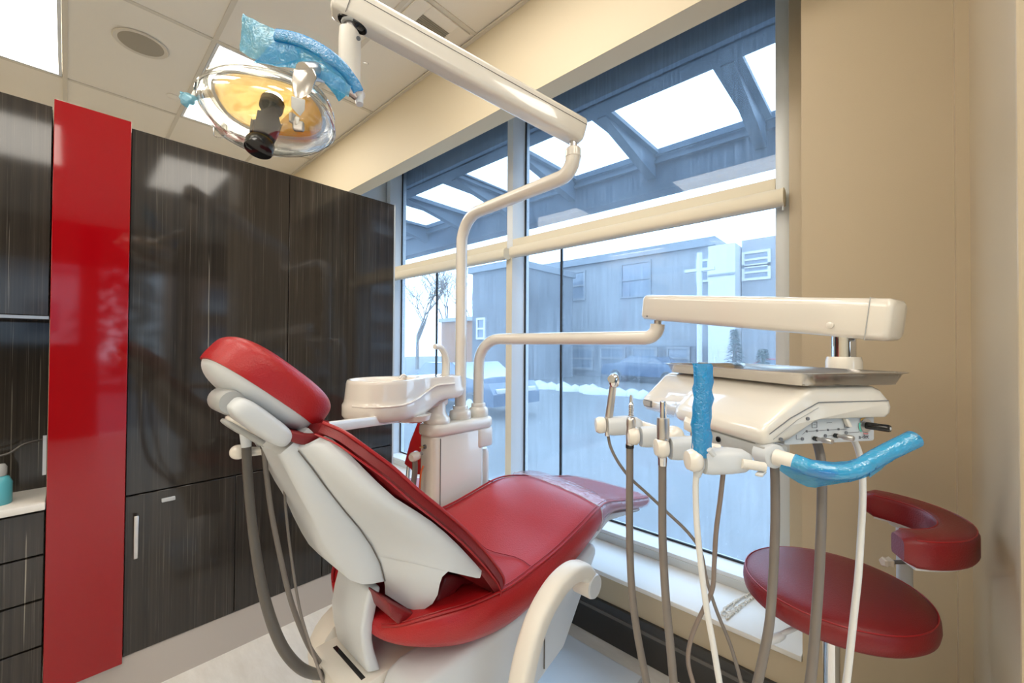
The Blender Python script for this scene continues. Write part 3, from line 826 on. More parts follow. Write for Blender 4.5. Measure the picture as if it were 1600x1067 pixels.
# --- backrest
E = [(508, 658, .945), (540, 672, .895), (570, 693, .86), (617, 728, .83), (656, 763, .812), (695, 795, .802), (730, 826, .80), (762, 861, .80), (785, 893, .803), (789, 908, .808), (781, 914, .815)]
S = [(500, 687, .94), (522, 693, .905), (545, 716, .88), (585, 755, .845), (615, 783, .825), (652, 806, .815), (695, 838, .812), (734, 877, .812), (748, 893, .815), (751, 899, .82), (746, 903, .825)]
Q = [(468, 706, .965), (480, 722, .96), (492, 738, .955), (510, 762, .95), (525, 781, .95), (540, 800, .95), (562, 826, .95), (578, 848, .95), (586, 866, .95), (592, 880, .95), (596, 888, .95)]
rowsb = []
for e, s, q in zip(E, S, Q):
    pe, ps, pq = aY(*e), aY(*s), aY(*q)
    n_ = (pq-pe)
    half_front = []
    ctr = Vector((pe.x-.012, YC, pe.z-.012))       # slightly dished front
    for k in range(7):
        t_ = k/6
        y = pe.y+(YC-pe.y)*t_
        dish = .030*(1-(1-t_)**2)
        half_front.append(Vector((pe.x-dish*.74-.004*(k == 0), y, pe.z-dish*.67-.004*(k == 0))))
    outer = Vector((pe.x-.018, pe.y-.006, pe.z-.020))
    sh = ps + Vector((.012, .004, .010)); qi = pq + Vector((.03, .01, .03)); qc = Vector((qi.x, YC, qi.z))
    near = [qi, sh.lerp(qi, .5), sh, outer] + half_front
    far = [mir(p) for p in near[:-1]][::-1]
    rowsb.append(near + far)
back = obj('backrest_cushion', LO(rowsb), M_leather2, chair, smooth=60)  # same red leather as the seat, with shade put into its colour
for sgn in (0, 1):
    pl = [aY(*e) for e in E]
    pl = [Vector((p.x-.004, p.y, p.z-.003)) for p in pl]
    if sgn: pl = [mir(p) for p in pl]
    obj('piping', T(catmull(pl, 4), .0042, seg=8), M_pipe, back)
    pl = [Vector((p.x-.020, p.y-.0065*(1-2*sgn), p.z-.022)) for p in pl]
    obj('stitch_line', T(catmull(pl, 4), .0022, seg=6), M_pipe, back)
# neck pad between headrest and back
nk = [aY(p[0], p[1], .965) for p in ((453, 673), (480, 678), (501, 679), (507, 664), (517, 657), (512, 690), (494, 690), (488, 698), (465, 694), (451, 688))]
nn = bmesh.new(); prism(nn, nk, (0, .25, 0), bev=.006)
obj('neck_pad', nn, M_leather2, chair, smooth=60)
# lower lumbar lobes of the back, running down into the seat
lob = [(752, 899), (781, 914), (760, 914), (723, 914), (712, 926), (709, 941), (700, 957), (686, 975), (660, 990), (632, 984), (612, 966), (605, 940), (625, 950), (648, 959), (668, 956), (683, 940), (690, 918), (696, 902), (706, 898), (722, 902)]
lp = [aY(px, py, .900) for px, py in lob]
bmk = PR(lp, (0, .10, 0), bev=.006, seg=2)
obj('lumbar_cushion', bmk, M_leather2, chair, smooth=50)  # darker red stands in for shade below the shell
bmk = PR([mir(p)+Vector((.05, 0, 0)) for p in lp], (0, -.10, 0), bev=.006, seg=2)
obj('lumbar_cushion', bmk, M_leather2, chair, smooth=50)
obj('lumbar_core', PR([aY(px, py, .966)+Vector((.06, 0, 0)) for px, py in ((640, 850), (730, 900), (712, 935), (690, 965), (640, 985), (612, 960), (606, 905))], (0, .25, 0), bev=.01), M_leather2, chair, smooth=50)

# --- white shell
SE = [(492, 697, .955), (497, 688, .945), (505, 685.5, .935), (516, 690, .915), (540, 711, .885), (564, 735, .862), (588, 759, .842), (615, 783, .825), (652, 806, .812), (673, 820, .808), (695, 838, .806), (715, 857, .806), (734, 877, .806), (745, 889, .808), (752, 897, .811), (750, 903, .814), (744, 903, .816), (727, 897, .818), (712, 891.5, .822), (700, 893, .825), (691, 901, .826), (687, 913, .828), (684, 929, .830), (676, 943, .833), (664, 951, .836), (648, 953.5, .84), (636, 950, .85), (625, 943, .862)]
SQ = [(462, 700, .975), (466, 704, .972), (470, 709, .97), (476, 716, .968), (486, 729, .965), (498, 744, .963), (510, 762, .962), (523, 779, .962), (540, 800, .962), (551, 813, .962), (562, 826, .962), (570, 836, .962), (577, 846, .962), (583, 856, .962), (585, 862, .962), (587, 866, .962), (588, 867, .962), (588.5, 868, .962), (589, 869, .962), (590, 871, .962), (592, 876, .962), (595, 884, .962), (597, 891, .962), (599, 898, .962), (600, 905, .962), (601, 913, .962), (601.5, 921, .962), (601.5, 928, .962)]
def shell_rows(mirr=False, inset=0.0):
    rows = []
    for e, q in zip(SE, SQ):
        row = []
        for k in range(9):
            t_ = k/8
            px, py = q[0]+(e[0]-q[0])*t_, q[1]+(e[1]-q[1])*t_
            y = q[2]+(e[2]-q[2])*math.sin(t_*math.pi/2)**.9
            if e[1] > 870 or (e[0] > 730): y = .962-.154*math.sin(min(1, (px-q[0])/150)*math.pi/2)**.9+max(0, py-905)*.0006
            p = aY(px, py, y)
            if mirr: p = mir(p)
            row.append(p)
        rows.append(row)
    return rows
for mm in (False, True):
    rws_ = []
    for row in shell_rows(mm):
        inn = [p+Vector((.006, -.005 if mm else .005, .005)) for p in row]
        rws_.append(row+inn[::-1])
    bm = LO(rws_)
    obj('shell_wing', bm, M_white, chair, smooth=50)
SL = [(433, 708, 1.02), (440, 722, 1.02), (453, 748, 1.015), (468, 777, 1.01), (484, 806, 1.01), (498, 838, 1.01), (511.6, 865, 1.01), (523, 884, 1.01), (539, 900, 1.01)]
SS = [(455, 695, .975), (466, 704, .972), (486, 729, .965), (510, 762, .962), (540, 800, .962), (562, 826, .962), (580, 852, .962), (594, 880, .962), (601.5, 908, .962)]
rr = []
for l, s in zip(SL, SS):
    pl, ps = aY(*l), aY(*s)
    mid = pl.lerp(ps, .5)+Vector((-.010, -.006, -.008))
    near = [ps+Vector((.04, .01, .03)), ps, ps.lerp(mid, .6)+Vector((-.002, -.003, 0)), mid, pl.lerp(mid, .35)+Vector((-.003, 0, -.002)), pl]
    rr.append(near+[mir(p) for p in near][::-1])
sp_ = obj('back_spine', LO(rr), M_white, chair, smooth=50)
obj('spine_seam', T([aY(s[0], s[1], s[2]-.004) for s in SS[1:]], .0016, seg=6), M_dgrey, sp_)
obj('glide_bar', PR([aY(438, 703, 1.04), aY(449, 712, 1.04), aY(436, 690, 1.04), aY(425, 682, 1.04)][::1], (0, .07, 0)), M_grey, chair, smooth=0)
gb = bmesh.new(); tube(gb, [aY(452, 716, 1.075), aY(430, 684, 1.075), aY(400, 655, 1.075)], 1, seg=12, flat=(.009, .028, (0, 1, 0), .4)); obj('glide_bar', gb, M_steel, chair)
# link between back and base
re_ = [(.538, .79), (.524, .741), (.5155, .693), (.522, .638), (.535, .575)]
fe_ = [(.575, .56), (.556, .62), (.548, .66), (.552, .70), (.560, .736), (.572, .785)]
obj('back_link', PR(xz([(x, z) for x, z in re_+fe_], .985), (0, .18, 0), bev=.010, seg=3), M_white, chair, smooth=50)
# --- headrest
A_ = Vector((.773, 0, -.635)); N_ = Vector((.635, 0, .773))
HCn = aY(418, 596, .955); HCn = Vector((HCn.x, YC, HCn.z))
hc = HCn + A_*.046 + N_*.004
pad = superell(hc+N_*.006, A_, Y_, N_, .146, .125, .058, e1=.55, e2=.75, t0=-14, t1=90, nu=18, nv=48)
hp = obj('headrest_cushion', pad, M_leather, chair, smooth=70)
sh_ = superell(hc+N_*.000, A_, Y_, N_, .141, .121, .060, e1=.72, e2=.75, t0=-90, t1=0, nu=14, nv=48)
obj('headrest_shell', sh_, M_white, chair, smooth=70)
def rim(off, sc, r, mat, nm):
    pts = []
    for k in range(49):
        ph = 2*math.pi*k/48
        pts.append(hc+N_*off + A_*math.copysign(abs(math.cos(ph))**.75, math.cos(ph))*.146*sc + Y_*math.copysign(abs(math.sin(ph))**.75, math.sin(ph))*.125*sc)
    obj(nm, T(pts, r, seg=6, caps=False), mat, hp)
rim(.036, .955, .0016, M_pipe, 'stitch_line')
# adjuster blocks behind the headrest
p0, p1 = aY(362, 628, 1.0), aY(446, 688, 1.0)
dm = (p1-p0).normalized(); nm_ = dm.cross(Y_)*-1
mc = p0.lerp(p1, .5)
obj('headrest_mount', superell(mc, dm, Y_, nm_, (p1-p0).length*.52, .045, .024, e1=.6, e2=.5, nu=16, nv=40), M_white, chair, smooth=70)
p2 = mc + dm*-.014 + Y_*.045
obj('headrest_bar', superell(p2-nm_*.004, dm, Y_, nm_, .070, .040, .026, e1=.7, e2=.6, nu=16, nv=40), M_grey, chair, smooth=70)
kn = aY(360, 628, 1.02)
obj('adjust_knob', LA([(0, -.05), (.024, -.048), (.027, -.04), (.027, .04), (.024, .048), (0, .05)], kn+Vector((0, .03, 0)), (0, 1, 0)), M_grey, chair)
# armrest
arm_c = [(.775, .44), (.785, .52), (.812, .61), (.862, .690), (.935, .738), (1.01, .752), (1.07, .738), (1.10, .712)]
AY0 = .69
ar = obj('armrest', T([(x, AY0, z) for x, z in arm_c], 1, seg=20, smooth=5, flat=(.026, .030, (0, 1, 0), .6)), M_creamm, chair, smooth=50)
hubc = Vector((1.105, AY0-.028, .685))
obj('armrest_hub', LA([(0, 0), (.034, 0), (.037, .004), (.037, .058), (.034, .062), (0, .062)], hubc, (0, 1, 0), seg=36), M_creamm, ar)
obj('hub_cap', LA([(0, -.004), (.033, -.004), (.035, -.001), (.035, .004)], hubc, (0, 1, 0), seg=36), M_white, ar)
obj('armrest_bracket', T([(.775, AY0, .46), (.80, .76, .42), (.84, .86, .42)], .022, smooth=4), M_creamm, chair)
# clear plastic cover on the foot end
SRc = [s for s in SR if s[0] > 1.40]
cv = bmesh.new()
rws = []
for s in SRc:
    rw = seat_row((s[0]+.004, s[1], s[2], s[3], s[4]), grow=.0045)
    if s is SRc[0]:
        pass
    rws.append([Vector((p.x + (.10*(p.y-.80)/.56 if s[0] < 1.5 else 0) + .002*math.sin(p.y*90+s[0]*60), p.y, p.z + .0015*math.sin(p.x*140+p.y*60))) for p in rw])
loft(cv, rws, caps=False)
cv2 = obj('foot_cover', cv, M_cfilm, label='clear plastic protective cover over the foot end of the dental chair', category='plastic cover', smooth=80)
obj('cover_edge', T(rws[0]+[rws[0][0]], .0016, seg=5), film('film_edge', (.9, .85, .88), .7), cv2)
obj('cover_end', T(rws[-1]+[rws[-1][0]], .0018, seg=5), bpy.data.materials['film_edge'], cv2)
ft = bmesh.new()
tube(ft, [(1.915, .862, .690), (1.935, .868, .698), (1.945, .875, .690)], [.012, .010, .004], seg=10)
obj('cover_fold', ft, M_cfilm, cv2)

# ================================================================== SUPPORT COLUMN, POLES, CUSPIDOR
colm = root('support_column', (1.23, 1.52, .2), 'cream plastic support column beside the dental chair, carrying cuspidor and both poles', 'support column')
def rbox(x0, x1, y0, y1, z0, z1, r, n=6, edge=.012):
    """upright box with round plan corners and soft top/bottom edges"""
    def plan(ins, z):
        pts = []
        for (cx, cy, a0) in ((x1-r, y1-r, 0), (x0+r, y1-r, 90), (x0+r, y0+r, 180), (x1-r, y0+r, 270)):
            for k in range(n+1):
                a = R_(a0+90*k/n); pts.append(Vector((cx+math.cos(a)*(r-ins), cy+math.sin(a)*(r-ins), z)))
        return pts
    e = edge
    return LO([plan(e, z0), plan(e*.3, z0+e*.3), plan(0, z0+e), plan(0, z1-e), plan(e*.3, z1-e*.3), plan(e, z1)])
ZC = 1.075
obj('column_body', rbox(1.075, 1.38, 1.437, 1.553, .22, ZC-.05, .030), M_cream, colm, smooth=50)
obj('column_top', rbox(1.062, 1.45, 1.428, 1.568, ZC-.055, ZC, .055, edge=.016), M_cream, colm, smooth=50)
obj('column_shoulder', rbox(1.32, 1.442, 1.432, 1.56, .93, ZC-.05, .03), M_cream, colm, smooth=50)
obj('column_seam', B(1.108, 1.111, 1.4345, 1.438, .24, ZC-.06), M_dgrey, colm, smooth=0)
obj('water_canister', LA([(0, 0), (.028, 0), (.033, .01), (.033, .17), (.025, .19), (0, .19)], (1.42, 1.50, .72)), M_porc, colm)
obj('column_foot', rbox(1.10, 1.30, 1.32, 1.56, .03, .26, .05), M_cream, colm, smooth=50)
obj('column_bracket', B(1.0, 1.3, 1.26, 1.5, .30, .40, bev=.02), M_cream, colm)
bt = aY(657, 715, 1.47)
c0 = aY(648, 713, 1.50)
vl = obj('valve_knob', LA([(0, -.022), (.015, -.022), (.021, -.014), (.021, .014), (.015, .022), (0, .022)], c0, (.9, .2, .1), seg=20), M_cream, colm)
obj('valve_stem', T([c0, c0+Vector((.07, .03, .0))], .008), M_grey, colm)
c1 = aX(664, 698, 1.073)
obj('port_ring', LA([(.006, -.006), (.010, -.006), (.010, .004), (.006, .004)], c1, (-1, 0, 0), seg=16), M_print, colm)
obj('port_stem', T([c1, c1+Vector((-.03, -.004, .003))], .003), M_brass, colm)
obj('drain_hose', T([c0+Vector((0, 0, -.015)), c0+Vector((.002, 0, -.06)), c0+Vector((-.004, 0, -.16)), c0+Vector((.03, 0, -.4))], .012, smooth=5), M_hose, colm)
obj('drain_tube', T([c0+Vector((.045, 0, -.05)), c0+Vector((.028, -.005, -.085)), c0+Vector((.024, -.005, -.2)), c0+Vector((.05, 0, -.4))], .004, smooth=5), M_orange, colm)

# operating light: pole, flex arm, head
LPx, LPy = 1.275, 1.50
light = root('operating_light', (LPx, LPy, ZC), 'dental operating light with clear shield hanging from a long cream arm and bent pole', 'dental light')
obj('pole_collar', LA([(.050, 0), (.052, .004), (.052, .032), (.048, .040), (.036, .046), (.036, .058), (.033, .062), (.028, .062)], (LPx, LPy, ZC), seg=32), M_cream, light)
e0 = aD(897, 262, 1.43)
ZL = 2.035
ea = Vector((1.205, .815, ZL))
dirh = (Vector((ea.x, ea.y, 0))-Vector((LPx, LPy, 0))).normalized()
pp = [Vector((LPx, LPy, ZC+.03)), Vector((LPx, LPy, ZL-.20))]
rb_ = .13
for k in range(1, 8):
    a = R_(90*k/8); pp.append(Vector((LPx, LPy, ZL-rb_-.0))+dirh*rb_*(1-math.cos(a))+Z_*(rb_*math.sin(a)))
pp.append(Vector((LPx, LPy, ZL))+dirh*rb_)
pp.append(ea-dirh*.06)
for k in range(1, 6):
    a = R_(90*k/6); pp.append(ea-dirh*.06+dirh*.06*math.sin(a)+Z_*.06*(1-math.cos(a)))
pp.append(ea+Z_*.06)
obj('light_pole', T(pp, .0268, seg=24), M_cream, light, smooth=60)
obj('pole_end', LA([(.0268, 0), (.0285, .002), (.0285, .028), (.024, .033), (0, .033)], ea+Z_*.055, seg=28), M_cream, light)
obj('pivot_pin', LA([(.014, 0), (.014, .05)], ea+Z_*.085), M_chrome, light)
# flex arm
ra = ea + Z_*.155
la = aD(548, 12, 1.19)
ext = (ra-la).normalized()
def armbox(p, q, w0, h0, w1, h1, nm, par, mat, over0=.03, over1=.03, upv=Z_):
    d = (q-p).normalized(); s = d.cross(upv).normalized(); u = s.cross(d)
    rows = []
    L = (q-p).length
    st = [(-over0, .80), (-over0+.004, .93), (-over0+.012, 1), (.15*L, 1), (.5*L, 1), (.85*L, 1), (L+over1-.012, 1), (L+over1-.004, .93), (L+over1, .80)]
    for x, k in st:
        f = min(1, max(0, x/L)); w_ = (w0+(w1-w0)*f)*k; h_ = (h0+(h1-h0)*f)*k
        c = p+d*x; row = []
        for (sx, sy, a0) in ((1, 1, 0), (-1, 1, 90), (-1, -1, 180), (1, -1, 270)):
            rr_ = min(w_, h_)*.24
            for kk in range(5):
                a = R_(a0+90*kk/4)
                row.append(c+s*(sx*(w_/2-rr_)+math.cos(a)*rr_)+u*(sy*(h_/2-rr_)+math.sin(a)*rr_))
        rows.append(row)
    return obj(nm, LO(rows), mat, par, smooth=50), d, s, u
fa, d_, s_, u_ = armbox(ra, la, .070, .088, .070, .088, 'flex_arm', light, M_cream, over0=.035, over1=.045)
for sg in (-1, 1):
    sm = bmesh.new()
    tube(sm, [ra-d_*.03+s_*sg*.0352+u_*.016, la+d_*.04+s_*sg*.0352+u_*.016], .0012, seg=6); obj('arm_seam', sm, M_dgrey, fa)
obj('arm_joint_line', T([la-d_*.0+s_*.036*c_+u_*.045*e_ for c_, e_ in ((1, -1), (1, 1), (-1, 1), (-1, -1))], .0012, seg=6), M_dgrey, fa)
slot = superell(la-u_*.044-d_*.018, d_, s_, u_, .042, .024, .004, e1=.3, e2=.8, nu=6, nv=24); obj('arm_slot', slot, M_black, fa)
hd_ = la - Z_*.035
obj('yoke_pin', LA([(.016, -.07), (.016, .0)], hd_, seg=20), M_silver, light)
obj('yoke_collar', T([hd_-Z_*.012+Vector((math.cos(a)*.021, math.sin(a)*.021, 0)) for a in [k*2*math.pi/16 for k in range(17)]], .005, seg=8, caps=False), M_grey, light)
yk = bmesh.new()
yt = aD(547, 52, 1.19); yb = aD(561, 150, 1.19)
tube(yk, [Vector((yt.x, yt.y, yt.z)), Vector((yt.x, yt.y, yt.z-.03)), Vector((yt.x, yt.y, yt.z-.15)), yb], [1, 1.04, 1.02, .72], seg=24, flat=(.036, .026, tuple(R0), .8))
yo = obj('yoke', yk, M_creamm, light, smooth=60)
obj('yoke_screw', LA([(0, -.002), (.006, -.002), (.006, .004), (.003, .004), (.003, .002), (0, .002)], aD(560, 60, 1.16), -ray(560, 60).normalized(), seg=12), M_print, yo)
obj('yoke_tail', T([aD(560, 145, 1.18), aD(562, 163, 1.17)], [.014, .010], seg=12), M_white, yo)
obj('yoke_pin', T([aD(568, 98, 1.19), aD(575, 99.5, 1.19)], .0022, seg=8), M_chrome, yo)
# head
CL = aD(420, 180, 1.02)
aa = (U0*-.93 + Vector((F_.x, F_.y, 0)).normalized()*-.36).normalized()
sl = (R0*.955 - U0*.14 + Vector((F_.x, F_.y, 0))*.10); sl = (sl-aa*sl.dot(aa)).normalized()
tl = aa.cross(sl).normalized()
def HL(s, t, a): return CL+sl*s+tl*t+aa*a
def superring(rs, rt, h, n=44, e=.82):
    out = []
    for k in range(n):
        ph = 2*math.pi*k/n
        c, s = math.cos(ph), math.sin(ph)
        out.append(HL(math.copysign(abs(c)**e, c)*rs, math.copysign(abs(s)**e, s)*rt, h))
    return out
shd = bmesh.new()
rings = [(.140, .098, -.040), (.150, .106, -.022), (.152, .108, -.004), (.146, .102, .018), (.128, .090, .042), (.098, .072, .062), (.066, .050, .077), (.036, .030, .086)]
loft(shd, [superring(*r) for r in rings], caps=False)
sh2 = obj('clear_shield', shd, M_shield, light, smooth=35)
inner = bmesh.new(); loft(inner, [superring(r[0]*.965, r[1]*.965, r[2]-.004) for r in rings], caps=False)
obj('shield_inner', inner, M_shield, sh2, smooth=35)
M_rimc = clear_mat('clear_rim', (.80, .82, .80), .5, .18)
obj('shield_rim', T(superring(.142, .100, -.040)+[superring(.142, .100, -.040)[0]], .005, seg=8, caps=False), M_rimc, sh2)
obj('shield_rim', T(superring(.152, .108, .000)+[superring(.152, .108, .000)[0]], .003, seg=8, caps=False), M_rimc, sh2)
rfl = bmesh.new()
loft(rfl, [superring(.020, .018, -.062), superring(.05, .042, -.061), superring(.09, .072, -.054), superring(.112, .082, -.040), superring(.122, .090, -.026)], caps=False)
bmesh.ops.solidify(rfl, geom=rfl.faces[:], thickness=.003)
obj('reflector', rfl, M_yellow, light, smooth=50)
obj('reflector_rim', T(superring(.123, .091, -.026)+[superring(.123, .091, -.026)[0]], .004, seg=8, caps=False), M_white, light)
ho = bmesh.new()
loft(ho, [superring(.122, .090, -.030), superring(.114, .084, -.052), superring(.085, .065, -.072), superring(.03, .03, -.080)], caps=True)
obj('rear_housing', ho, M_shield, light, smooth=50)
# bulb guard and knobs on the optical axis
M_smoke = pmat('smoked_guard', (.055, .045, .045), rough=.12)
gs = bmesh.new()
n = 28; ringsg = []
for h, r in ((.010, .033), (.03, .032), (.05, .030), (.085, .026)):
    ring = []
    for k in range(n+1):
        ph = R_(20 + 320*k/n) + 2.2
        hh = h + (.014*math.sin(k*.75) if h < .02 else 0)
        ring.append(HL(math.cos(ph)*r, math.sin(ph)*r, hh))
    ringsg.append(ring)
loft(gs, ringsg, closed=False, caps=False); bmesh.ops.solidify(gs, geom=gs.faces[:], thickness=.002)
obj('bulb_guard', gs, M_smoke, light, smooth=60)
obj('lower_cap', LA([(0, .118), (.024, .118), (.030, .114), (.031, .092), (.027, .086), (0, .086)], CL, aa, seg=32), M_black, light)
obj('upper_cap', LA([(0, -.022), (.026, -.022), (.027, -.026), (.027, -.046), (.02, -.052), (0, -.052)], CL, aa, seg=32), M_black, light)
obj('bulb_stem', LA([(.006, -.022), (.006, .0), (.009, .002), (.009, .012), (0, .014)], CL, aa, seg=16), M_silver, light)
for sg in (-1, 1):
    cl_ = HL(sg*.085-.01, -.02 if sg < 0 else .03, .035)
    cb = bmesh.new()
    for k in range(3): box(cb, -.012, .012, -.006, .006, -.012, .012, bev=.003, seg=1, M=Matrix.Translation(cl_+sl*.012*k*sg*.6+aa*.01*k) @ Matrix.Rotation(.5+k, 4, 'Z'))
    obj('shield_clip', cb, M_shield if sg < 0 else M_silver, light)
# bracket from the yoke to the head
br1, br2, br3 = aD(528, 112, 1.15), aD(500, 118, 1.10), aD(470, 122, 1.06)
obj('head_bracket', T([aD(558, 150, 1.17), aD(530, 128, 1.13), aD(500, 114, 1.03), aD(474, 112, .97)], [.014, .018, .022, .02], seg=14, smooth=5), M_silver, light)
obj('bracket_cup', PR([aD(458, 108, .93), aD(490, 107, .95), aD(496, 120, .95), aD(486, 146, .93), aD(470, 155, .92), aD(459, 150, .92), aD(455, 128, .93)], ray(480, 120).normalized()*.03, bev=.004), M_steel, light)
obj('latch', PR([aD(455, 150, .915), aD(477, 156, .915), aD(476, 172, .91), aD(469, 182, .91), (aD(463, 176, .91)), aD(455, 168, .915)], ray(480, 120).normalized()*.012, bev=.002), M_grey, light)
# curved handle with its ends
arc = [aD(293, 155, .98), aD(300, 138, 1.02), aD(345, 85, 1.06), aD(400, 58, 1.06), aD(437, 57, 1.04), aD(480, 70, 1.02), aD(520, 95, 1.01), aD(548, 120, 1.02), aD(562, 145, 1.06)]
arc2 = [aD(432, 55, 1.04), aD(455, 59, 1.03), aD(480, 68, 1.02), aD(510, 85, 1.01), aD(535, 106, 1.02), aD(552, 128, 1.04), aD(562, 148, 1.06)]
obj('handle', T(arc2, 1, seg=16, smooth=6, flat=(.006, .012, (0, 0, 1), .8)), M_creamm, light)
arm2 = [HL(-.13, 0, -.052), HL(-.175, 0, -.035), aD(300, 157, .97), aD(287, 152, .96)]
obj('handle', T(arm2, 1, seg=12, smooth=6, flat=(.004, .010, (0, 0, 1), .8)), M_creamm, light)

# ---- blue barrier film on the light handles
def sheet(pts_rows, mat, name, label, sub=3, jit=.0015, thick=.0006, parent=None, cat='plastic sleeve', group=None):
    """wrinkled film sheet through a grid of points"""
    rows = [catmull(r, sub) for r in pts_rows]
    cols = list(zip(*rows)); cols = [catmull(list(c), sub) for c in cols]
    bm = bmesh.new(); g_ = [[bm.verts.new(p+Vector((random.uniform(-1, 1), random.uniform(-1, 1), random.uniform(-1, 1)))*jit) for p in c] for c in cols]
    for i in range(len(g_)-1):
        for k in range(len(g_[0])-1): bm.faces.new((g_[i][k], g_[i+1][k], g_[i+1][k+1], g_[i][k+1]))
    bmesh.ops.solidify(bm, geom=bm.faces[:], thickness=thick)
    if parent is not None: return obj(name, bm, mat, parent, smooth=60)
    return obj(name, bm, mat, None, smooth=60, label=label, category=cat, group=group)
bsl = obj('handle_sleeve', T([p+Vector((0, 0, 0)) for p in arc2[:-1]]+[aD(560, 143, 1.05)], 1, seg=18, smooth=6, flat=(.0085, .0155, (0, 0, 1), .8)), M_bsolid, label='translucent blue plastic sleeve over the curved handle of the operating light', category='plastic sleeve', smooth=60)
sheet([[aD(379, 21, 1.06), aD(404, 34, 1.05), aD(432, 46, 1.05), aD(455, 57, 1.035)],
       [aD(376, 50, 1.06), aD(400, 66, 1.04), aD(430, 72, 1.04), aD(462, 78, 1.03)],
       [aD(375, 80, 1.06), aD(396, 92, 1.05), aD(432, 100, 1.05), aD(470, 92, 1.03)]], M_bfilm2, 'film_tail', None, parent=bsl)
sheet([[aD(432, 62, 1.05), aD(460, 70, 1.035), aD(490, 80, 1.03), aD(520, 100, 1.025), aD(548, 130, 1.04)],
       [aD(412, 82, 1.05), aD(446, 92, 1.05), aD(482, 98, 1.03), aD(515, 120, 1.03), aD(543, 146, 1.045)],
       [aD(395, 98, 1.05), aD(432, 105, 1.05), aD(476, 108, 1.04), aD(508, 130, 1.04), aD(530, 160, 1.045)]], M_bfilm, 'film_fold', None, parent=bsl)
sheet([[aD(498, 100, 1.0), aD(520, 112, 1.0), aD(548, 135, 1.02)], [aD(494, 118, 1.0), aD(517, 135, 1.0), aD(545, 152, 1.02)]], M_bfilm2, 'film_fold', None, parent=bsl)
s2 = sheet([[aD(280, 142, .955), aD(296, 146, .955), aD(308, 152, .96)], [aD(281, 156, .95), aD(297, 158, .95), aD(309, 158, .96)], [aD(286, 165, .955), aD(298, 168, .955), aD(310, 163, .96)]],
      M_bfilm2, 'handle_sleeve', 'small pale blue plastic sleeve on the left handle end of the operating light')

# ================================================================== CUSPIDOR
cus = root('cuspidor', (1.13, 1.52, ZC), 'cream porcelain cuspidor bowl with spout, standing on the support column', 'cuspidor')
px_, py_ = 1.135, 1.498
obj('post_base', LA([(.060, 0), (.062, .006), (.058, .022), (.046, .032), (.040, .05), (.040, .12)], (px_, py_, ZC), seg=32), M_cream, cus)
def cplan(sc, z, dx=0):
    # plan of the cuspidor: round bowl to the left (-X), waisted neck, squarer end at the column
    out = []
    pts = [(1.265, 1.47), (1.265, 1.56), (1.23, 1.60), (1.12, 1.605), (1.03, 1.605), (.96, 1.635), (.88, 1.655), (.79, 1.635), (.735, 1.58), (.715, 1.51), (.735, 1.43), (.79, 1.375), (.875, 1.36), (.955, 1.385), (1.03, 1.42), (1.12, 1.425), (1.23, 1.43)]
    c = Vector((.99, 1.51, 0))
    P = catmull([Vector((x, y, 0)) for x, y in pts+[pts[0]]], 4)[:-1]
    for p in P:
        q = c+(p-c)*sc; out.append(Vector((q.x+dx, q.y, z)))
    return out
zt = 1.285
def tilt(rows):  # underside rises towards the column
    return rows
body = [cplan(.80, 1.128, -.03), cplan(.93, 1.134, -.01), cplan(.985, 1.150, -.005), cplan(1.0, 1.172), cplan(1.0, 1.190), cplan(.975, 1.200), cplan(.965, 1.215), cplan(.945, 1.270), cplan(.935, zt-.004), cplan(.925, zt)]
rowsc = []
for r in body:
    rr2 = []
    for p in r:
        k = min(1, max(0, (p.x-1.0)/.12)); lim = 1.128 + .055*k*k*(3-2*k)
        f = (p.z-1.128)/(zt-1.128)
        rr2.append(Vector((p.x, p.y, lim+(zt-lim)*f)))
    rowsc.append(rr2)
# bowl opening
def bowl(r, z):
    n_ = len(body[0]); out = []
    for k, p in enumerate(body[-1]):
        d = Vector((p.x-.865, p.y-1.508, 0))
        a = math.atan2(d.y, d.x)
        out.append(Vector((.862+math.cos(a)*r*1.02, 1.508+math.sin(a)*r*.95, z)))
    return out
rowsc += [[p.lerp(q, .5)+Z_*.001 for p, q in zip(body[-1], bowl(.118, zt))], bowl(.118, zt-.001), bowl(.112, zt-.008), bowl(.105, zt-.04), bowl(.085, zt-.085), bowl(.04, zt-.115), bowl(.012, zt-.12)]
obj('bowl', LO(rowsc), M_porc, cus, smooth=60)
obj('bowl_ridge', T([Vector((p.x, p.y-.002, 1.192+.060*(min(1, max(0, (p.x-.84)/.24))**1.8))) for p in cplan(.985, 0)[38:63]], .0045, seg=8), M_porc, cus)
obj('under_tray', LA([(0, -.030), (.07, -.030), (.085, -.022), (.09, 0), (0, 0)], (.98, 1.51, 1.136), seg=32, sx=1.5), M_porc, cus)
obj('post_neck', rbox(1.06, 1.19, 1.46, 1.58, 1.15, 1.20, .04), M_cream, cus, smooth=50)
sp0 = aY(696, 590, 1.52); 
spz = [Vector((sp0.x, 1.52, zt-.01)), Vector((sp0.x+.002, 1.52, zt+.06)), Vector((sp0.x-.012, 1.515, zt+.10)), Vector((sp0.x-.04, 1.51, zt+.128)), Vector((sp0.x-.075, 1.505, zt+.132))]
obj('cup_filler_spout', T(spz, [.019, .018, .0155, .0135, .012], smooth=6, seg=16), M_cream, cus)
rs = aY(636, 592, 1.47)
obj('rinse_spout', T([rs+Vector((.02, .01, -.012)), rs+Vector((0, 0, .008)), rs+Vector((-.02, 0, .018)), rs+Vector((-.036, 0, .004))], .0042, smooth=5), M_porc, cus)
obj('spout_boss', LA([(.03, 0), (.028, .008), (.015, .012), (0, .012)], (rs.x+.02, rs.y+.01, zt-.004), seg=20), M_porc, cus)

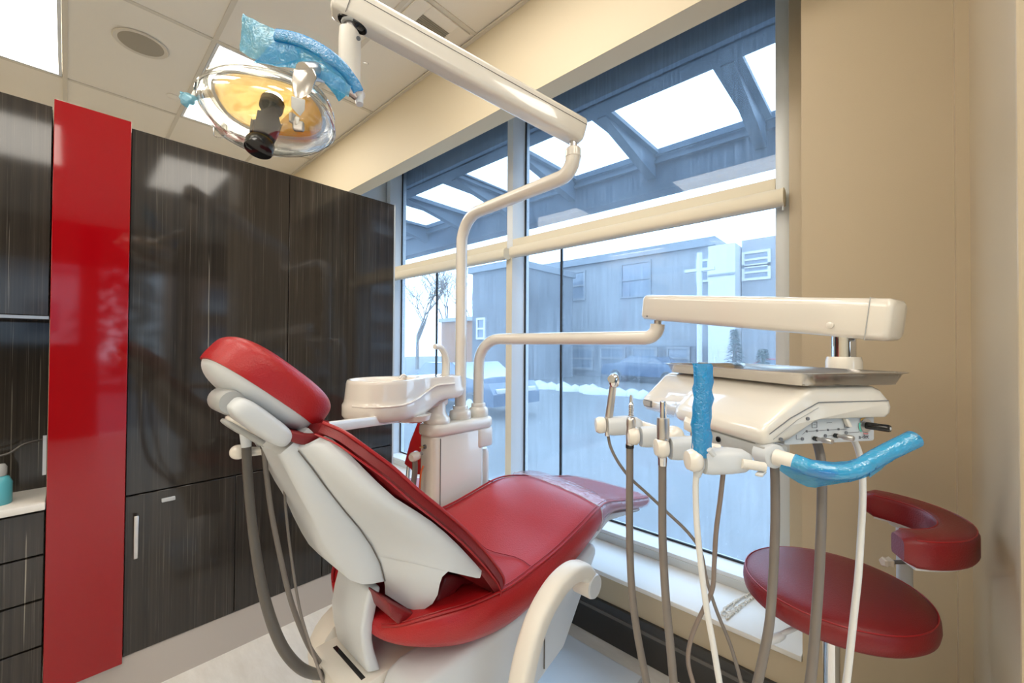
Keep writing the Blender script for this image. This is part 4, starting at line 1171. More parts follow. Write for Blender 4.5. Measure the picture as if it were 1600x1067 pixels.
# assistant arm with holder and hoses
ass = root('suction_unit', (1.0, 1.5, 1.10), 'cream assistant arm reaching behind the headrest with suction hose holders', 'instrument arm')
q1 = Vector((1.02, 1.50, 1.118)); q2 = aY(515, 667, 1.30); q3 = aY(430, 690, 1.24)
obj('arm_bar', T([q1, q2, q3], 1, seg=14, flat=(.009, .018, (0, 0, 1), .4)), M_cream, ass)
h0, h1 = aD(353, 653, 1.0), aD(425, 685, 1.02)
r0_, r1_ = aD(349, 653, 1.0), aD(430, 699, 1.02)
dr = (r1_-r0_).normalized(); nr_ = dr.cross(Y_)*-1
rc = r0_.lerp(r1_, .5)
obj('holder_rail', superell(rc+nr_*.006, dr, Y_, nr_, (r1_-r0_).length*.5, .030, .010, e1=.6, e2=.55, nu=12, nv=36), M_grey, ass, smooth=70)
obj('holder_underside', superell(rc-nr_*.006-dr*.003, dr, Y_, nr_, (r1_-r0_).length*.46, .026, .014, e1=.7, e2=.6, nu=12, nv=36), M_cream, ass, smooth=70)
obj('hose_coupling', T([aD(384, 675, 1.0), aD(385, 698, 1.0)], [.014, .011]), M_white, ass)
obj('hose_coupling', T([aD(411, 690, 1.02), aD(412, 700, 1.02)], [.009, .008]), M_dgrey, ass)
kh = superell(aD(373, 706, 1.02), R0, Vector((F_.x, F_.y, 0)).normalized(), Z_, .020, .018, .018, e1=.9, e2=.9); obj('holder_knob', kh, M_cream, ass, smooth=80)
obj('holder_knob_stem', T([aD(380, 706, 1.02), aD(416, 704, 1.03)], [.013, .010]), M_cream, ass)
obj('suction_hose', T([aD(x, y, d) for x, y, d in ((385, 697, 1.0), (387, 740, 1.0), (391, 790, .995), (398, 850, .99), (409, 915, .985), (424, 970, .98), (442, 1012, .98), (465, 1040, 1.0), (488, 1052, 1.06), (512, 1054, 1.18), (535, 1050, 1.36))], [.0105, .0105, .012, .0125, .0125], smooth=6, seg=14), M_hosed, ass)
obj('suction_hose', T([aD(x, y, d) for x, y, d in ((412, 698, 1.02), (416, 740, 1.03), (424, 800, 1.03), (438, 870, 1.03), (455, 940, 1.04), (478, 1000, 1.05), (496, 1030, 1.10), (512, 1045, 1.2), (530, 1048, 1.36))], .0062, smooth=6, seg=12), M_hose, ass)
obj('air_hose', T([aD(x, y, d) for x, y, d in ((444, 733, 1.04), (446, 790, 1.05), (455, 870, 1.04), (468, 950, 1.02), (482, 1000, 1.0), (494, 1035, .97), (505, 1067, .95), (512, 1100, .94))], .0032, smooth=6, seg=10), M_hose, ass)
cc_ = superell(aD(437, 722, 1.05), R0, F_, Z_, .010, .010, .018, e1=.8, e2=.8, nu=8, nv=12); obj('hose_clip', cc_, M_white, ass, smooth=80)

# ================================================================== DELIVERY UNIT
def cw(r, f, z): return Vector((.737*f+.6756*r, .6756*f-.737*r, z))
e1 = Vector((.5887, .8078, 0)); e2 = Vector((.8078, -.5887, 0))
N0 = Vector((.866, .1647, 0))
def L(u, v, z): return N0+e2*u+e1*v+Z_*z
ML = Matrix(((e2.x, e1.x, 0, N0.x), (e2.y, e1.y, 0, N0.y), (0, 0, 1, 0), (0, 0, 0, 1)))
DPx, DPy = 1.39, 1.498
du = root('delivery_unit', (DPx, DPy, ZC), 'cream dental delivery unit on a jointed arm, with control panel and instrument holders', 'dental delivery unit')
obj('pole_collar', LA([(.048, 0), (.050, .004), (.050, .030), (.046, .038), (.036, .046), (.036, .060), (.033, .064), (.027, .064)], (DPx, DPy, ZC), seg=32), M_cream, du)
ZD = 1.455
de = cw(.535, 1.50, ZD)
dh = (Vector((de.x, de.y, 0))-Vector((DPx, DPy, 0))).normalized()
pp = [Vector((DPx, DPy, ZC+.03)), Vector((DPx, DPy, ZD-.17))]
rb_ = .13
for k in range(1, 8):
    a = R_(90*k/8); pp.append(Vector((DPx, DPy, ZD-rb_))+dh*rb_*(1-math.cos(a))+Z_*(rb_*math.sin(a)))
pp.append(Vector((DPx, DPy, ZD))+dh*rb_)
pp.append(de-dh*.045)
for k in range(1, 6):
    a = R_(90*k/6); pp.append(de-dh*.045+dh*.045*math.sin(a)+Z_*.045*(1-math.cos(a)))
pp.append(de+Z_*.05)
obj('delivery_pole', T(pp, .0262, seg=24), M_cream, du, smooth=60)
obj('pivot_pin', T([de+Z_*.04, de+Z_*.12], .014), M_silver, du)
pL = de+Z_*.110+e1*0; pR = cw(.832, .925, 1.486)
fl, dd_, ss_, uu_ = armbox(pL, pR, .075, .092, .082, .094, 'flex_arm', du, M_cream, over0=.045, over1=.035)
obj('arm_joint_line', T([pR+dd_*-.005+ss_*.0418*c_+uu_*.0475*e_ for c_, e_ in ((1, -1), (1, 1), (-1, 1), (-1, -1), (1, -1))], .0010, seg=6), M_grey, fl)
bl_ = pR-dd_*.085-ss_*.0
for sgn in (1, -1):
    obj('arm_screw', LA([(0, .0415), (.008, .0415), (.008, .0445), (.006, .046), (0, .046)], pR-dd_*.075-uu_*.02, ss_*sgn, seg=14), M_cream, fl)
    obj('arm_screw', LA([(0, .038), (.0028, .038), (.0028, .0395), (0, .0395)], pL+dd_*-.01-uu_*.033, ss_*sgn, seg=10), M_print, fl)
PP = L(.378, .165, 0)
obj('head_post', LA([(.032, 1.31), (.036, 1.314), (.036, 1.388), (.033, 1.400), (0, 1.402)], (PP.x, PP.y, 0), seg=32), M_cream, du)
obj('post_pin', T([(PP.x, PP.y, 1.395), (PP.x, PP.y, 1.46)], .024, seg=20), M_chrome, du)
obj('post_arm', T([(PP.x, PP.y, 1.345), L(.27, .18, 1.325)], 1, seg=14, flat=(.035, .02, (0, 0, 1), .5)), M_cream, du)
# head shell: loft along v
def prof(lip, ins=0.0):
    u0 = lip
    return [(u0+.006, 1.238), (u0-.003, 1.246), (u0-.006, 1.258), (u0-.001, 1.270), (u0+.012, 1.282), (u0+.05-lip*.5, 1.310-lip*.0), (.085, 1.336), (.100, 1.344), (.115, 1.348), (.255, 1.348), (.275, 1.340), (.296, 1.318), (.300, 1.306), (.297, 1.292), (.286, 1.284), (.125, 1.284), (.11, 1.280), (.05, 1.244)]
def prow(v, lip, ins):
    pr = prof(lip); cu = sum(p[0] for p in pr)/len(pr); cz = sum(p[1] for p in pr)/len(pr)
    return [L(cu+(u-cu)*(1-ins*.10), v, cz+(z-cz)*(1-ins*.28)) for u, z in pr]
VW = .472
rows = [prow(0, 0, 1), prow(.002, 0, .45), prow(.008, 0, .12), prow(.018, 0, 0), prow(.26, 0, 0), prow(.285, .008, 0), prow(.300, .020, 0), prow(VW-.018, .020, 0), prow(VW-.008, .020, .12), prow(VW-.002, .020, .45), prow(VW, .020, 1)]
hs = obj('head_shell', LO(rows), M_cream, du, smooth=50)
sm = bmesh.new(); tube(sm, [L(.01, -.0008, 1.262), L(.055, -.0012, 1.290), L(.118, -.0012, 1.318), L(.284, -.0006, 1.318)], .0009, seg=6); obj('shell_seam', sm, M_print, hs)
sm = bmesh.new(); tube(sm, [L(.018, -.0008, 1.252), L(.070, -.0012, 1.286), L(.118, -.0012, 1.308)], .0006, seg=6); obj('shell_seam', sm, M_grey, hs)
for (u, z) in ((.093, 1.288), (.034, 1.252)):
    obj('screw_hole', LA([(0, -.0015), (.0032, -.0015), (.0032, .003), (0, .003)], L(u, 0, z), -e1, seg=10), M_print, hs)
obj('latch_slot', B(.010, .0165, .415, .450, 1.252, 1.266, M=ML), M_grey, hs, smooth=0)
obj('latch_frame', B(.0115, .0155, .412, .453, 1.250, 1.268, M=ML), M_print, hs, smooth=0)
# control box under the shell
cb = obj('control_box', B(.055, .268, .012, .40, 1.236, 1.288, bev=.005, M=ML), M_white, du)
FV = .0105
def dot(u, z, r, mat=M_print, nm='indicator', d=.0015): return obj(nm, LA([(0, 0), (r, 0), (r, d), (0, d)], L(u, FV+.001, z), -e1, seg=12), mat, cb)
for u in (.104, .128, .153, .178): dot(u, 1.2615+ (u-.1)*.02, .0022)
for u, z in ((.094, 1.2475), (.147, 1.2515), (.196, 1.2555)): dot(u, z, .0032)
ln = bmesh.new()
for (a, b) in (((.080, 1.2475), (.090, 1.2475)), ((.108, 1.2615), (.124, 1.262)), ((.132, 1.262), (.149, 1.2625)), ((.157, 1.2625), (.174, 1.263)), ((.182, 1.263), (.196, 1.263)), ((.152, 1.251), (.166, 1.252)), ((.200, 1.2555), (.226, 1.256)), ((.080, 1.2475), (.080, 1.256)), ((.094, 1.256), (.100, 1.2605)),
               ((.116, 1.268), (.127, 1.268)), ((.127, 1.268), (.127, 1.279)), ((.127, 1.279), (.116, 1.279)), ((.116, 1.279), (.116, 1.268)), ((.119, 1.2735), (.124, 1.2735)),
               ((.192, 1.266), (.203, 1.266)), ((.203, 1.266), (.203, 1.276)), ((.203, 1.276), (.192, 1.276)), ((.192, 1.276), (.192, 1.266)), ((.150, 1.276), (.162, 1.277))):
    tube(ln, [L(a[0], FV, a[1]), L(b[0], FV, b[1])], .0005, seg=4)
obj('panel_markings', ln, M_print, cb, smooth=0)
for u, z in ((.122, 1.2475), (.170, 1.2515)):
    k1 = obj('valve_knob', LA([(.0035, 0), (.0035, .012), (.0045, .012), (.0055, .016), (.0055, .028), (.0045, .030), (0, .030)], L(u, FV, z), (-e1+e2*.25), seg=12), M_silver, cb)
    obj('knob_base', LA([(0, 0), (.0045, 0), (.0045, .005), (0, .005)], L(u-.001, FV, z), -e1, seg=12), M_black, cb)
obj('toggle', PR([L(.186, FV, 1.284), L(.193, FV, 1.284), L(.203, FV-.0, 1.268), L(.194, FV-.0, 1.268)], -e1*.007, bev=.0008), M_creamm, cb)
kc = (.243, 1.2685)
obj('selector_plate', LA([(0, 0), (.0135, 0), (.0135, .0012), (0, .0014)], L(kc[0], FV, kc[1]), -e1, seg=28), M_silver, cb)
def arcp(a0, a1, r, mat):
    obj('dial_mark', T([L(kc[0]+math.cos(R_(a))*r, FV-.001, kc[1]+math.sin(R_(a))*r) for a in range(a0, a1+1, 8)], .0013, seg=6), mat, cb)
arcp(95, 150, .0165, M_amber); arcp(160, 230, .0165, M_green); arcp(250, 285, .0165, M_pink)
kb = obj('selector_knob', LA([(0, 0), (.007, .0), (.007, .034), (.006, .037), (0, .037)], L(kc[0]+.001, FV, kc[1]), (-e1+e2*.30), seg=18), M_black, cb)
obj('knob_pointer', LA([(0, .0372), (.003, .0372), (.003, .0378), (0, .0378)], L(kc[0]+.001, FV, kc[1]), (-e1+e2*.30), seg=12), M_white, cb)
# maker's lettering on the panel
def text(body, M, size, mat, par, nm='lettering', ext=.0003):
    cu = bpy.data.curves.new('lettering', 'FONT'); cu.body = body; cu.size = size; cu.extrude = ext; cu.align_x = 'CENTER'
    o = bpy.data.objects.new('tmp', cu); COL.objects.link(o)
    bpy.context.view_layer.update()
    me = bpy.data.meshes.new_from_object(o.evaluated_get(bpy.context.evaluated_depsgraph_get()))
    bpy.data.objects.remove(o)
    bm = bmesh.new(); bm.from_mesh(me); bmesh.ops.transform(bm, matrix=M, verts=bm.verts)
    return obj(nm, bm, mat, par, smooth=0)
TM = Matrix.Translation(L(.2395, FV+.0008, 1.2425)) @ Matrix((( e2.x, 0, -e1.x, 0), (e2.y, 0, -e1.y, 0), (0, 1, 0, 0), (0, 0, 0, 1)))
text('a-dec', TM, .0115, M_print, cb)
# lower bracket and handle with sleeve
obj('underside_bracket', B(.0, .05, .00, .22, 1.212, 1.238, bev=.003, M=ML), M_grey, du)
obj('bracket_port', LA([(0, 0), (.006, 0), (.006, .003), (0, .003)], L(-.0005, .12, 1.226), -e2, seg=14), M_black, du)
hb = L(.018, .0, 1.222)
obj('handle_socket', LA([(.018, 0), (.022, .004), (.022, .035), (.018, .038), (0, .038)], hb+e1*.03, -e1, seg=24), M_white, du)
hpts = [L(.018, .0, 1.222), L(.022, -.03, 1.218), L(.050, -.065, 1.205), L(.090, -.085, 1.203), L(.130, -.085, 1.215), L(.180, -.075, 1.240), L(.215, -.068, 1.260)]
hpx = [aD(1212, 714, .745), aD(1240, 722, .72), aD(1270, 732, .70), aD(1305, 738, .69), aD(1338, 733, .69), aD(1375, 712, .70), aD(1424, 688, .71)]
obj('handle', T(hpx, [.0150, .0135, .0125, .0120, .0120, .0120], smooth=6, seg=18), M_creamm, du, smooth=60)
slv = obj('handle_sleeve', T(hpx[1:-1]+[aD(1428, 686, .71)], [.0152, .0145, .0140, .0142, .0150], smooth=6, seg=18), M_bfilm, label='loose blue plastic sleeve over the delivery unit handle', category='plastic sleeve', smooth=60)
sheet([[aD(1226, 712, .73), aD(1252, 716, .71), aD(1290, 721, .70), aD(1325, 720, .70), aD(1350, 713, .70)],
       [aD(1222, 724, .725), aD(1252, 730, .70), aD(1290, 738, .68), aD(1325, 738, .68), aD(1356, 722, .685)],
       [aD(1218, 733, .725), aD(1254, 745, .705), aD(1292, 750, .69), aD(1328, 751, .69), aD(1360, 738, .69)],
       [aD(1222, 738, .725), aD(1262, 761, .71), aD(1296, 757, .70), aD(1328, 753, .70), aD(1358, 744, .70)]], M_bfilm, 'film_bag', None, parent=slv, jit=.001)
sheet([[aD(1350, 712, .71), aD(1372, 700, .71), aD(1398, 688, .715), aD(1418, 677, .72)],
       [aD(1356, 730, .70), aD(1380, 714, .70), aD(1405, 698, .705), aD(1430, 684, .71)],
       [aD(1358, 746, .705), aD(1385, 727, .705), aD(1410, 709, .71), aD(1436, 690, .715)]], M_bfilm, 'film_bag', None, parent=slv, jit=.0008)
# tray
tv0, tv1, tu0, tu1 = -.016, .448, .070, .325
def trow(ins, z, r):
    pts = []
    u0, u1, v0, v1 = tu0+ins, tu1-ins, tv0+ins, tv1-ins
    for (cu, cv_, a0) in ((u1-r, v1-r, 0), (u0+r, v1-r, 90), (u0+r, v0+r, 180), (u1-r, v0+r, 270)):
        for k in range(7):
            a = R_(a0+90*k/6); pts.append(L(cu+math.cos(a)*r, cv_+math.sin(a)*r, z))
    return pts
tr = LO([trow(.018, 1.3545, .022), trow(.014, 1.3490, .024), trow(.010, 1.3530, .026), trow(.002, 1.3705, .032), trow(-.006, 1.3725, .038), trow(-.0065, 1.3740, .038), trow(.0, 1.3738, .034), trow(.012, 1.3560, .026), trow(.020, 1.3510, .022)], caps=False)
# close the floor of the tray
tb = tr; tb.verts.ensure_lookup_table()
tray = obj('instrument_tray', tr, M_steel, label='rectangular stainless steel instrument tray on top of the delivery unit', category='tray', smooth=60)
tray.name = 'instrument_tray'
obj('tray_floor', B(tu0+.018, tu1-.018, tv0+.018, tv1-.018, 1.3493, 1.3510, bev=.0005, seg=1, M=ML), M_steel, tray, smooth=0)

# holders: rail and four pods
pods = [(950, 664, .985), (1002, 681, .90), (1048, 699, .815), (1100, 719, .725)]
PC = [aD(*p) for p in pods]
railp = [PC[0]+e2*.085-Z_*.004, PC[1]+e2*.075-Z_*.004, PC[2]+e2*.065-Z_*.004, PC[3]+e2*.055-Z_*.002]
obj('holder_rail', T(railp, .013, smooth=4, seg=14), M_cream, du)
obj('rail_arm', PR([L(-.02, .185, 1.225), L(-.02, .215, 1.228), L(.05, .29, 1.262), L(.05, .255, 1.262), L(.05, .25, 1.24), L(.02, .22, 1.222)], Z_*.022, bev=.004), M_cream, du)
obj('rail_knob', superell(PC[1]+e2*.065+e1*-.02, e2, e1, Z_, .022, .024, .024, e1=.9, e2=.9), M_cream, du, smooth=80)
rv = Vector((R0.x, R0.y, 0)).normalized(); fv = Vector((F_.x, F_.y, 0)).normalized()
for i, c in enumerate(PC):
    lo = 1.0
    bm = bmesh.new()
    hw_ = .0175
    tube(bm, [c+rv*(-.002)-Z_*.002, c+rv*.010-Z_*.002, c+rv*.045, c+rv*.068, c+rv*.080], [1, 1.06, 1.08, .95, .6], seg=20, flat=(.019, .021, (0, 0, 1), .75))
    p_ = obj('holder', bm, M_white, du, smooth=60)
    obj('holder_disc', LA([(0, -.016), (.016, -.014), (.020, -.006), (.020, .004), (.017, .008), (0, .008)], c-rv*.016, rv, seg=28), M_cream, p_)
    if i in (1, 3): pass
    lv0 = c+rv*(.056)-fv*.018
    if i == 3: obj('holder_lever', T([lv0, lv0+rv*.040-Z_*.006], [.0085, .0080], seg=14), M_creamm, p_, smooth=80); obj('lever_pad', B(-.016, .016, -.006, .006, -.0025, .0025, bev=.002, M=Matrix.Translation(lv0+rv*.034-Z_*.017)), M_white, p_)
    if i == 2: obj('holder_lever', T([c+rv*.062-fv*.016+Z_*.006, c+rv*.088-fv*.02+Z_*.004], [.0085, .0075], seg=14), M_creamm, p_, smooth=80)

# ---- instruments in the holders (each with its own hose)
def hose(nm, pts, r, mat, par, smooth=6): return obj(nm, T([aD(*p) for p in pts], r, smooth=smooth, seg=12), mat, par, smooth=60)
# 1 contra-angle / syringe
q = PC[0]-rv*.004
i1 = root('silver_handpiece', q, 'silver handpiece with round head, leftmost in the delivery unit holders', 'dental handpiece')
d_ = .985
obj('handpiece_body', T([aD(949, 676, d_), aD(951, 655, d_), aD(954, 632, d_), aD(957, 610, d_), aD(958, 598, d_)], [.0062, .0095, .0090, .0085, .0088], seg=20), M_silver, i1, smooth=60)
hh = aD(959, 592, .98)
obj('handpiece_head', superell(hh+Z_*-.004, rv, fv, Z_, .0125, .014, .0175, e1=.8, e2=.8), M_chrome, i1, smooth=80)
obj('button_ring', LA([(.003, -.002), (.0085, -.002), (.0085, .003), (.003, .003)], aD(955, 592, .965), -ray(955, 592).normalized(), seg=20), M_silver, i1)
obj('button', LA([(0, 0), (.0035, 0), (.0035, .004), (0, .004)], aD(955, 592, .966), -ray(955, 592).normalized(), seg=14), M_black, i1)
obj('hose_nut', T([aD(949, 674, d_), aD(949, 681, d_)], [.0065, .0055]), M_chrome, i1)
hose('hose', [(950, 680, .985), (954, 698, .98), (966, 722, .97), (985, 747, .96), (1010, 770, .95), (1042, 800, .93), (1075, 832, .90), (1095, 862, .88), (1104, 905, .86), (1120, 955, .84), (1142, 1010, .82), (1160, 1075, .80), (1168, 1130, .80)], .0035, M_hose, i1)
# 2 scaler
i2 = root('scaler_handpiece', PC[1], 'slim ringed metal handpiece, second from left in the delivery unit holders', 'dental handpiece')
d_ = .90
c = aD(987, 665, d_)
def vz(px, py, d): return aD(px, py, d)
b0 = aD(986, 664, d_); top = aD(987, 617, d_); H = top.z-b0.z
obj('coupler', LA([(0, 0), (.0095, 0), (.0105, .004), (.0105, .014), (.0085, .020), (.006, .022), (0, .022)], b0-Z_*.004, seg=24), M_silver, i2)
pr_ = [(.0058, .020)]
for k in range(5): pr_ += [(.0058, .022+.005*k), (.0040, .0235+.005*k), (.0058, .0255+.005*k)]
pr_ += [(.0040, .048), (.0032, .056), (.0030, H-.004), (.002, H), (0, H)]
obj('ringed_shaft', LA(pr_, b0-Z_*.0, seg=20), M_chrome, i2)
obj('black_band', LA([(.0085, 0), (.0090, .001), (.0090, .008), (.0085, .009)], aD(984, 700, .905), seg=20), M_black, i2)
obj('lower_stem', T([aD(985, 664, d_), aD(984, 698, .905)], .0085, seg=16), M_silver, i2)
hose('hose', [(984, 698, .905), (984, 740, .905), (983.5, 800, .90), (984.5, 870, .90), (988, 930, .89), (995, 985, .88), (1003, 1030, .87), (1012, 1075, .86), (1022, 1130, .86)], .0078, M_hose, i2)
# 3 motor handpiece
i3 = root('motor_handpiece', PC[2], 'stout silver motor handpiece, third from left in the delivery unit holders', 'dental handpiece')
d_ = .815
b0 = aD(1036, 692, d_)
z1 = aD(1037, 653, d_).z-b0.z; z2 = aD(1038, 627, d_).z-b0.z
obj('motor_body', LA([(0, 0), (.0115, 0), (.0122, .003), (.0122, z1-.004), (.0112, z1), (0, z1)], b0, seg=28), M_silver, i3)
obj('grip_ring', LA([(.0124, .002), (.0126, .003), (.0126, .009), (.0124, .010)], b0, seg=28), M_steel, i3)
obj('nose_tube', LA([(.0062, z1-.002), (.0062, z2-.003), (.005, z2), (0, z2)], b0, seg=20), M_chrome, i3)
obj('lower_stem', T([aD(1035, 692, d_), aD(1034.5, 714, .82)], .0092, seg=16), M_silver, i3)
obj('hose_nut', T([aD(1035, 712, .82), aD(1035, 727, .82)], [.0092, .0085], seg=18), M_chrome, i3)
hose('hose', [(1035, 725, .82), (1035, 770, .82), (1035, 830, .815), (1037, 880, .81), (1040, 930, .80), (1045, 985, .79), (1050, 1040, .78), (1054, 1085, .78), (1060, 1140, .78)], .0078, M_hose, i3)
# 4 syringe with blue sleeve
i4 = root('air_water_syringe', PC[3], 'white syringe in the nearest holder, hidden under a blue sleeve', 'dental syringe')
d_ = .725
obj('syringe_body', T([aD(1094, 730, d_), aD(1094, 700, d_), aD(1097, 640, d_), aD(1098, 575, d_)], [.0105, .0130, .0120, .0095], seg=20), M_white, i4, smooth=60)
obj('syringe_tip', T([aD(1098, 578, d_), aD(1098, 566, d_)], .008, seg=14), M_silver, i4)
obj('lower_taper', T([aD(1092, 726, d_), aD(1089, 744, .727)], [.0105, .0062], seg=16), M_white, i4)
obj('trigger', T([aD(1108, 702, .70), aD(1116, 712, .70)], [.005, .004], seg=10), M_white, i4)
hose('hose', [(1088, 742, .727), (1087, 765, .727), (1089, 820, .725), (1096, 890, .72), (1104, 950, .715), (1114, 1005, .71), (1124, 1065, .705), (1134, 1120, .70)], .0052, M_hosew, i4)
rows_s = []
hs_ = [(1095, 713), (1095.5, 700), (1096.5, 680), (1095, 665), (1097, 650), (1096, 637), (1099, 622), (1098, 608), (1100, 596), (1098, 583), (1098, 571), (1097, 568)]
for k, (px, py) in enumerate(hs_):
    c = aD(px, py, d_); row = []
    for j in range(26):
        a = 2*math.pi*j/26
        r = .0150+.0011*math.sin(3*a+k*1.7)+.0008*math.sin(7*a+k*2.9)+random.uniform(-.0004, .0004)
        if k == 0: r = .0142
        row.append(c+rv*math.cos(a)*r*1.05+fv*math.sin(a)*r)
    rows_s.append(row)
sl4 = obj('syringe_sleeve', LO(rows_s, caps=False), M_bsolid, label='bright blue crinkled plastic sleeve standing on the nearest syringe', category='plastic sleeve', smooth=50)
# further hoses hanging from the delivery head
hose('hose', [(1130, 738, .74), (1126, 775, .75), (1119, 830, .76), (1116, 880, .77), (1113, 920, .78), (1100, 950, .80), (1084, 985, .81), (1076, 1015, .81), (1076, 1040, .80), (1084, 1070, .79), (1095, 1110, .78)], .0042, M_hoseb, du)
hose('hose', [(1210, 722, .76), (1211, 760, .76), (1211, 820, .75), (1209, 880, .745), (1206, 930, .74), (1202, 975, .73), (1194, 1020, .725), (1184, 1065, .72), (1170, 1120, .72)], .0078, M_hose, du)
hose('hose', [(1272, 680, .84), (1279, 700, .83), (1284, 730, .81), (1284, 790, .79), (1282, 850, .77), (1279, 910, .76), (1275, 965, .75), (1271, 1020, .74), (1265, 1075, .73), (1256, 1130, .73)], .0085, M_hose, du)
hose('hose', [(1330, 680, .90), (1340, 700, .88), (1347, 730, .86), (1348, 780, .84), (1345, 840, .82), (1341, 900, .80), (1335, 955, .79), (1329, 1010, .78), (1322, 1070, .77), (1312, 1130, .76)], .0060, M_hosew, du)

# ================================================================== STOOLS
SX, SY, SZ = 1.360, .108, .822
st = root('assistant_stool', (SX, SY, 0), 'red round assistant stool with curved padded arm, in front of the beige wall', 'stool')
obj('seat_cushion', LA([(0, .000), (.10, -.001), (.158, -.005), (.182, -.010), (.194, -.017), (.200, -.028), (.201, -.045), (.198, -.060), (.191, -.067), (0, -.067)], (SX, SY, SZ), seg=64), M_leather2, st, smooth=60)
obj('piping', T([(SX+math.cos(a)*.1955, SY+math.sin(a)*.1955, SZ-.0165) for a in [k*2*math.pi/64 for k in range(65)]], .0016, seg=6, caps=False), M_pipe, st)
obj('seat_plate', LA([(0, 0), (.09, 0), (.09, -.02), (.03, -.03), (0, -.03)], (SX, SY, SZ-.069), seg=28), M_dgrey, st)
obj('gas_column', T([(SX, SY, SZ-.09), (SX, SY, .30)], .018, seg=24), M_chrome, st)
obj('column_sleeve', T([(SX, SY, .32), (SX, SY, .10)], .030, seg=24), M_dgrey, st)
obj('foot_ring', T([(SX+math.cos(a)*.17, SY+math.sin(a)*.17, .24) for a in [k*2*math.pi/40 for k in range(41)]], .010, seg=10, caps=False), M_chrome, st)
for k in range(3):
    a = k*2.094+.3; obj('ring_spoke', T([(SX, SY, .24), (SX+math.cos(a)*.17, SY+math.sin(a)*.17, .24)], .007), M_chrome, st)
for k in range(5):
    a = k*2*math.pi/5+.5; dx, dy = math.cos(a), math.sin(a)
    lg_ = obj('leg', T([(SX, SY, .105), (SX+dx*.215, SY+dy*.215, .075)], 1, flat=(.018, .014, (0, 0, 1), .6)), M_dgrey, st)
    obj('caster', LA([(0, -.015), (.022, -.015), (.026, -.008), (.026, .008), (.022, .015), (0, .015)], (SX+dx*.215, SY+dy*.215, .027), (-dy, dx, 0), seg=18), M_black, lg_)
    obj('caster_stem', T([(SX+dx*.215, SY+dy*.215, .03), (SX+dx*.215, SY+dy*.215, .075)], .007), M_chrome, lg_)
lv = [aD(1268, 968, 1.04), aD(1240, 982, 1.03), aD(1222, 990, 1.03)]
obj('height_lever', T(lv, .006, smooth=4), M_white, st)
obj('lever_paddle', superell(aD(1212, 997, 1.03), (aD(1240, 986, 1.02)-aD(1205, 1000, 1.02)).normalized(), fv, Z_, .028, .010, .010, e1=.8, e2=.8, nu=8, nv=16), M_white, st, smooth=80)
# curved arm pad: rounded swept bar
AC = Vector((1.345, .035, 0)); AZ = 1.0
apts = []
for k in range(25):
    a = R_(3 - 163*k/24)
    apts.append(Vector((AC.x+math.cos(a)*.152, AC.y+math.sin(a)*.150, AZ)))
rows = []
for k, p in enumerate(apts):
    d = (apts[min(k+1, 24)]-apts[max(k-1, 0)]).normalized(); sd_ = d.cross(Z_)
    en = min(k, 24-k)
    sc = (.72, .93, 1)[min(en, 2)]
    row = []
    for (x, z) in ((.030, -.030), (.034, -.022), (.034, .018), (.030, .027), (.018, .031), (-.018, .031), (-.030, .027), (-.034, .018), (-.034, -.022), (-.030, -.030)):
        row.append(p+sd_*x*sc+Z_*z*(sc if en == 0 else 1))
    rows.append(row)
ap = obj('arm_pad', LO(rows), M_leather2, st, smooth=60)
for sg in (1, -1):
    obj('piping', T([rows[k][3 if sg > 0 else 6] for k in range(1, 24)], .0014, seg=6), M_pipe, ap)
obj('pad_underplate', LO([[p+Z_*(-.031)+(apts[min(k+1, 24)]-apts[max(k-1, 0)]).normalized().cross(Z_)*x+Z_*z for x, z in ((.022, 0), (.022, -.006), (-.022, -.006), (-.022, 0))] for k, p in list(enumerate(apts))[1:24]]), M_white, st, smooth=0)
obj('arm_post', T([(1.565, -.035, .70), (1.565, -.035, .90), (1.535, -.03, .955), (1.49, -.015, .965)], .017, smooth=4, seg=18), M_white, st)
obj('post_bracket', T([(SX+.02, SY-.01, SZ-.09), (1.565, -.035, .71)], 1, flat=(.008, .02, (0, 0, 1), .5)), M_white, st)
kk = aD(1393, 878, 1.04)
obj('arm_knob', LA([(0, 0), (.010, 0), (.013, .004), (.010, .012), (.013, .020), (.010, .024), (0, .024)], kk, (rv*-1), seg=5), M_creamm, st)
obj('knob_bolt', T([kk, kk+rv*.035], .005), M_print, st)

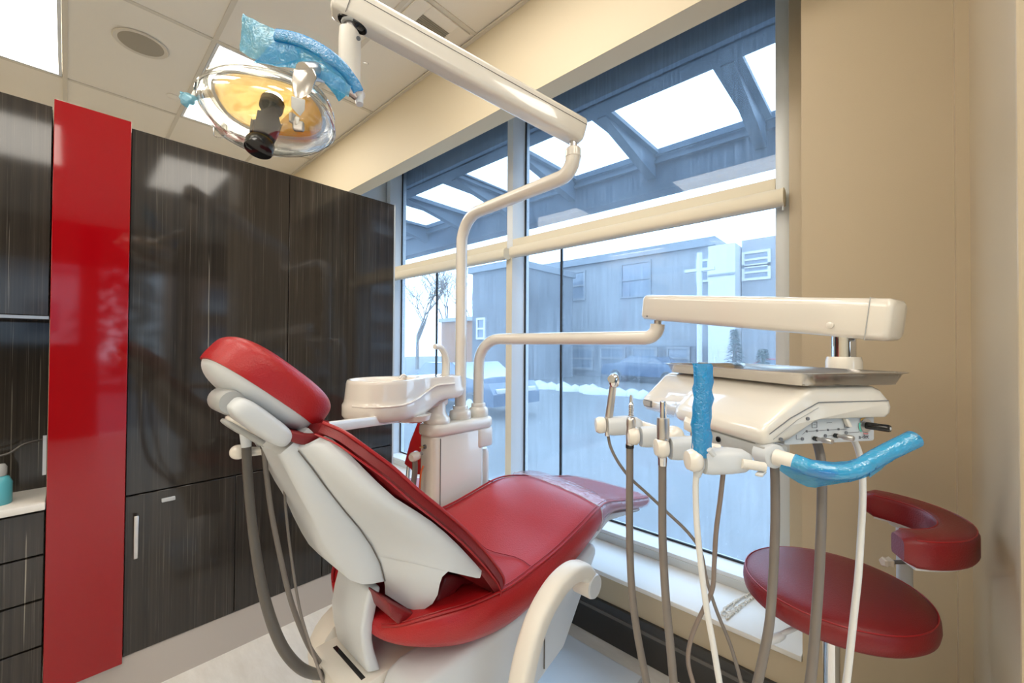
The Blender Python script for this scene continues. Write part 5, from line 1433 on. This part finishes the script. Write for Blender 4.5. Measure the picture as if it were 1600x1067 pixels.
# second stool behind the column
ob_ = root('operator_stool', (1.28, 1.96, 0), 'red operator stool mostly hidden behind the support column', 'stool')
pq = [aX(655, 652, 1.24), aX(690, 650, 1.24), aX(690, 742, 1.24), aX(652, 742, 1.24), aX(631, 725, 1.24), aX(640, 690, 1.24)]
obj('backrest', PR(pq, (.05, .02, 0), bev=.008), M_leather, ob_)
obj('seat_cushion', LA([(0, 0), (.17, -.004), (.19, -.02), (.19, -.06), (.17, -.07), (0, -.07)], (1.32, 2.0, .62), seg=40), M_leather, ob_, smooth=60)
obj('gas_column', T([(1.32, 2.0, .56), (1.32, 2.0, .1)], .02, seg=18), M_chrome, ob_)
obj('back_post', T([(1.28, 2.0, .56), (1.27, 1.95, .60), (1.275, 1.92, .80)], .012, smooth=4), M_chrome, ob_)
for k in range(5):
    a = k*2*math.pi/5+.2; dx, dy = math.cos(a)*.2, math.sin(a)*.2
    lg_ = obj('leg', T([(1.32, 2.0, .10), (1.32+dx, 2.0+dy, .07)], .014), M_dgrey, ob_)
    obj('caster', LA([(0, -.015), (.024, -.015), (.026, .0), (.024, .015), (0, .015)], (1.32+dx, 2.0+dy, .026), (-dy, dx, 0), seg=16), M_black, lg_)

# bead chain lying on the ledge
bmc = bmesh.new()
base = [aZ(x, y, .327) for x, y in ((1140, 962), (1132, 950), (1150, 940), (1168, 928), (1190, 920), (1172, 938), (1146, 958), (1136, 966), (1146, 946), (1165, 932), (1250, 925), (1205, 926), (1180, 930), (1165, 940), (1150, 952), (1135, 962), (1128, 958), (1140, 945), (1158, 934), (1178, 924), (1200, 922), (1175, 934), (1155, 946), (1140, 956), (1133, 951), (1150, 938), (1172, 927))]
for p in catmull(base, 9): 
    bmesh.ops.create_icosphere(bmc, subdivisions=1, radius=.0042, matrix=Matrix.Translation(p+Vector((random.uniform(-.002, .002), random.uniform(-.002, .002), random.uniform(0, .002)))))
obj('bead_chain', bmc, M_creamm, label='heap of pale blind bead chain lying on the white ledge under the window', category='blind chain', smooth=60)
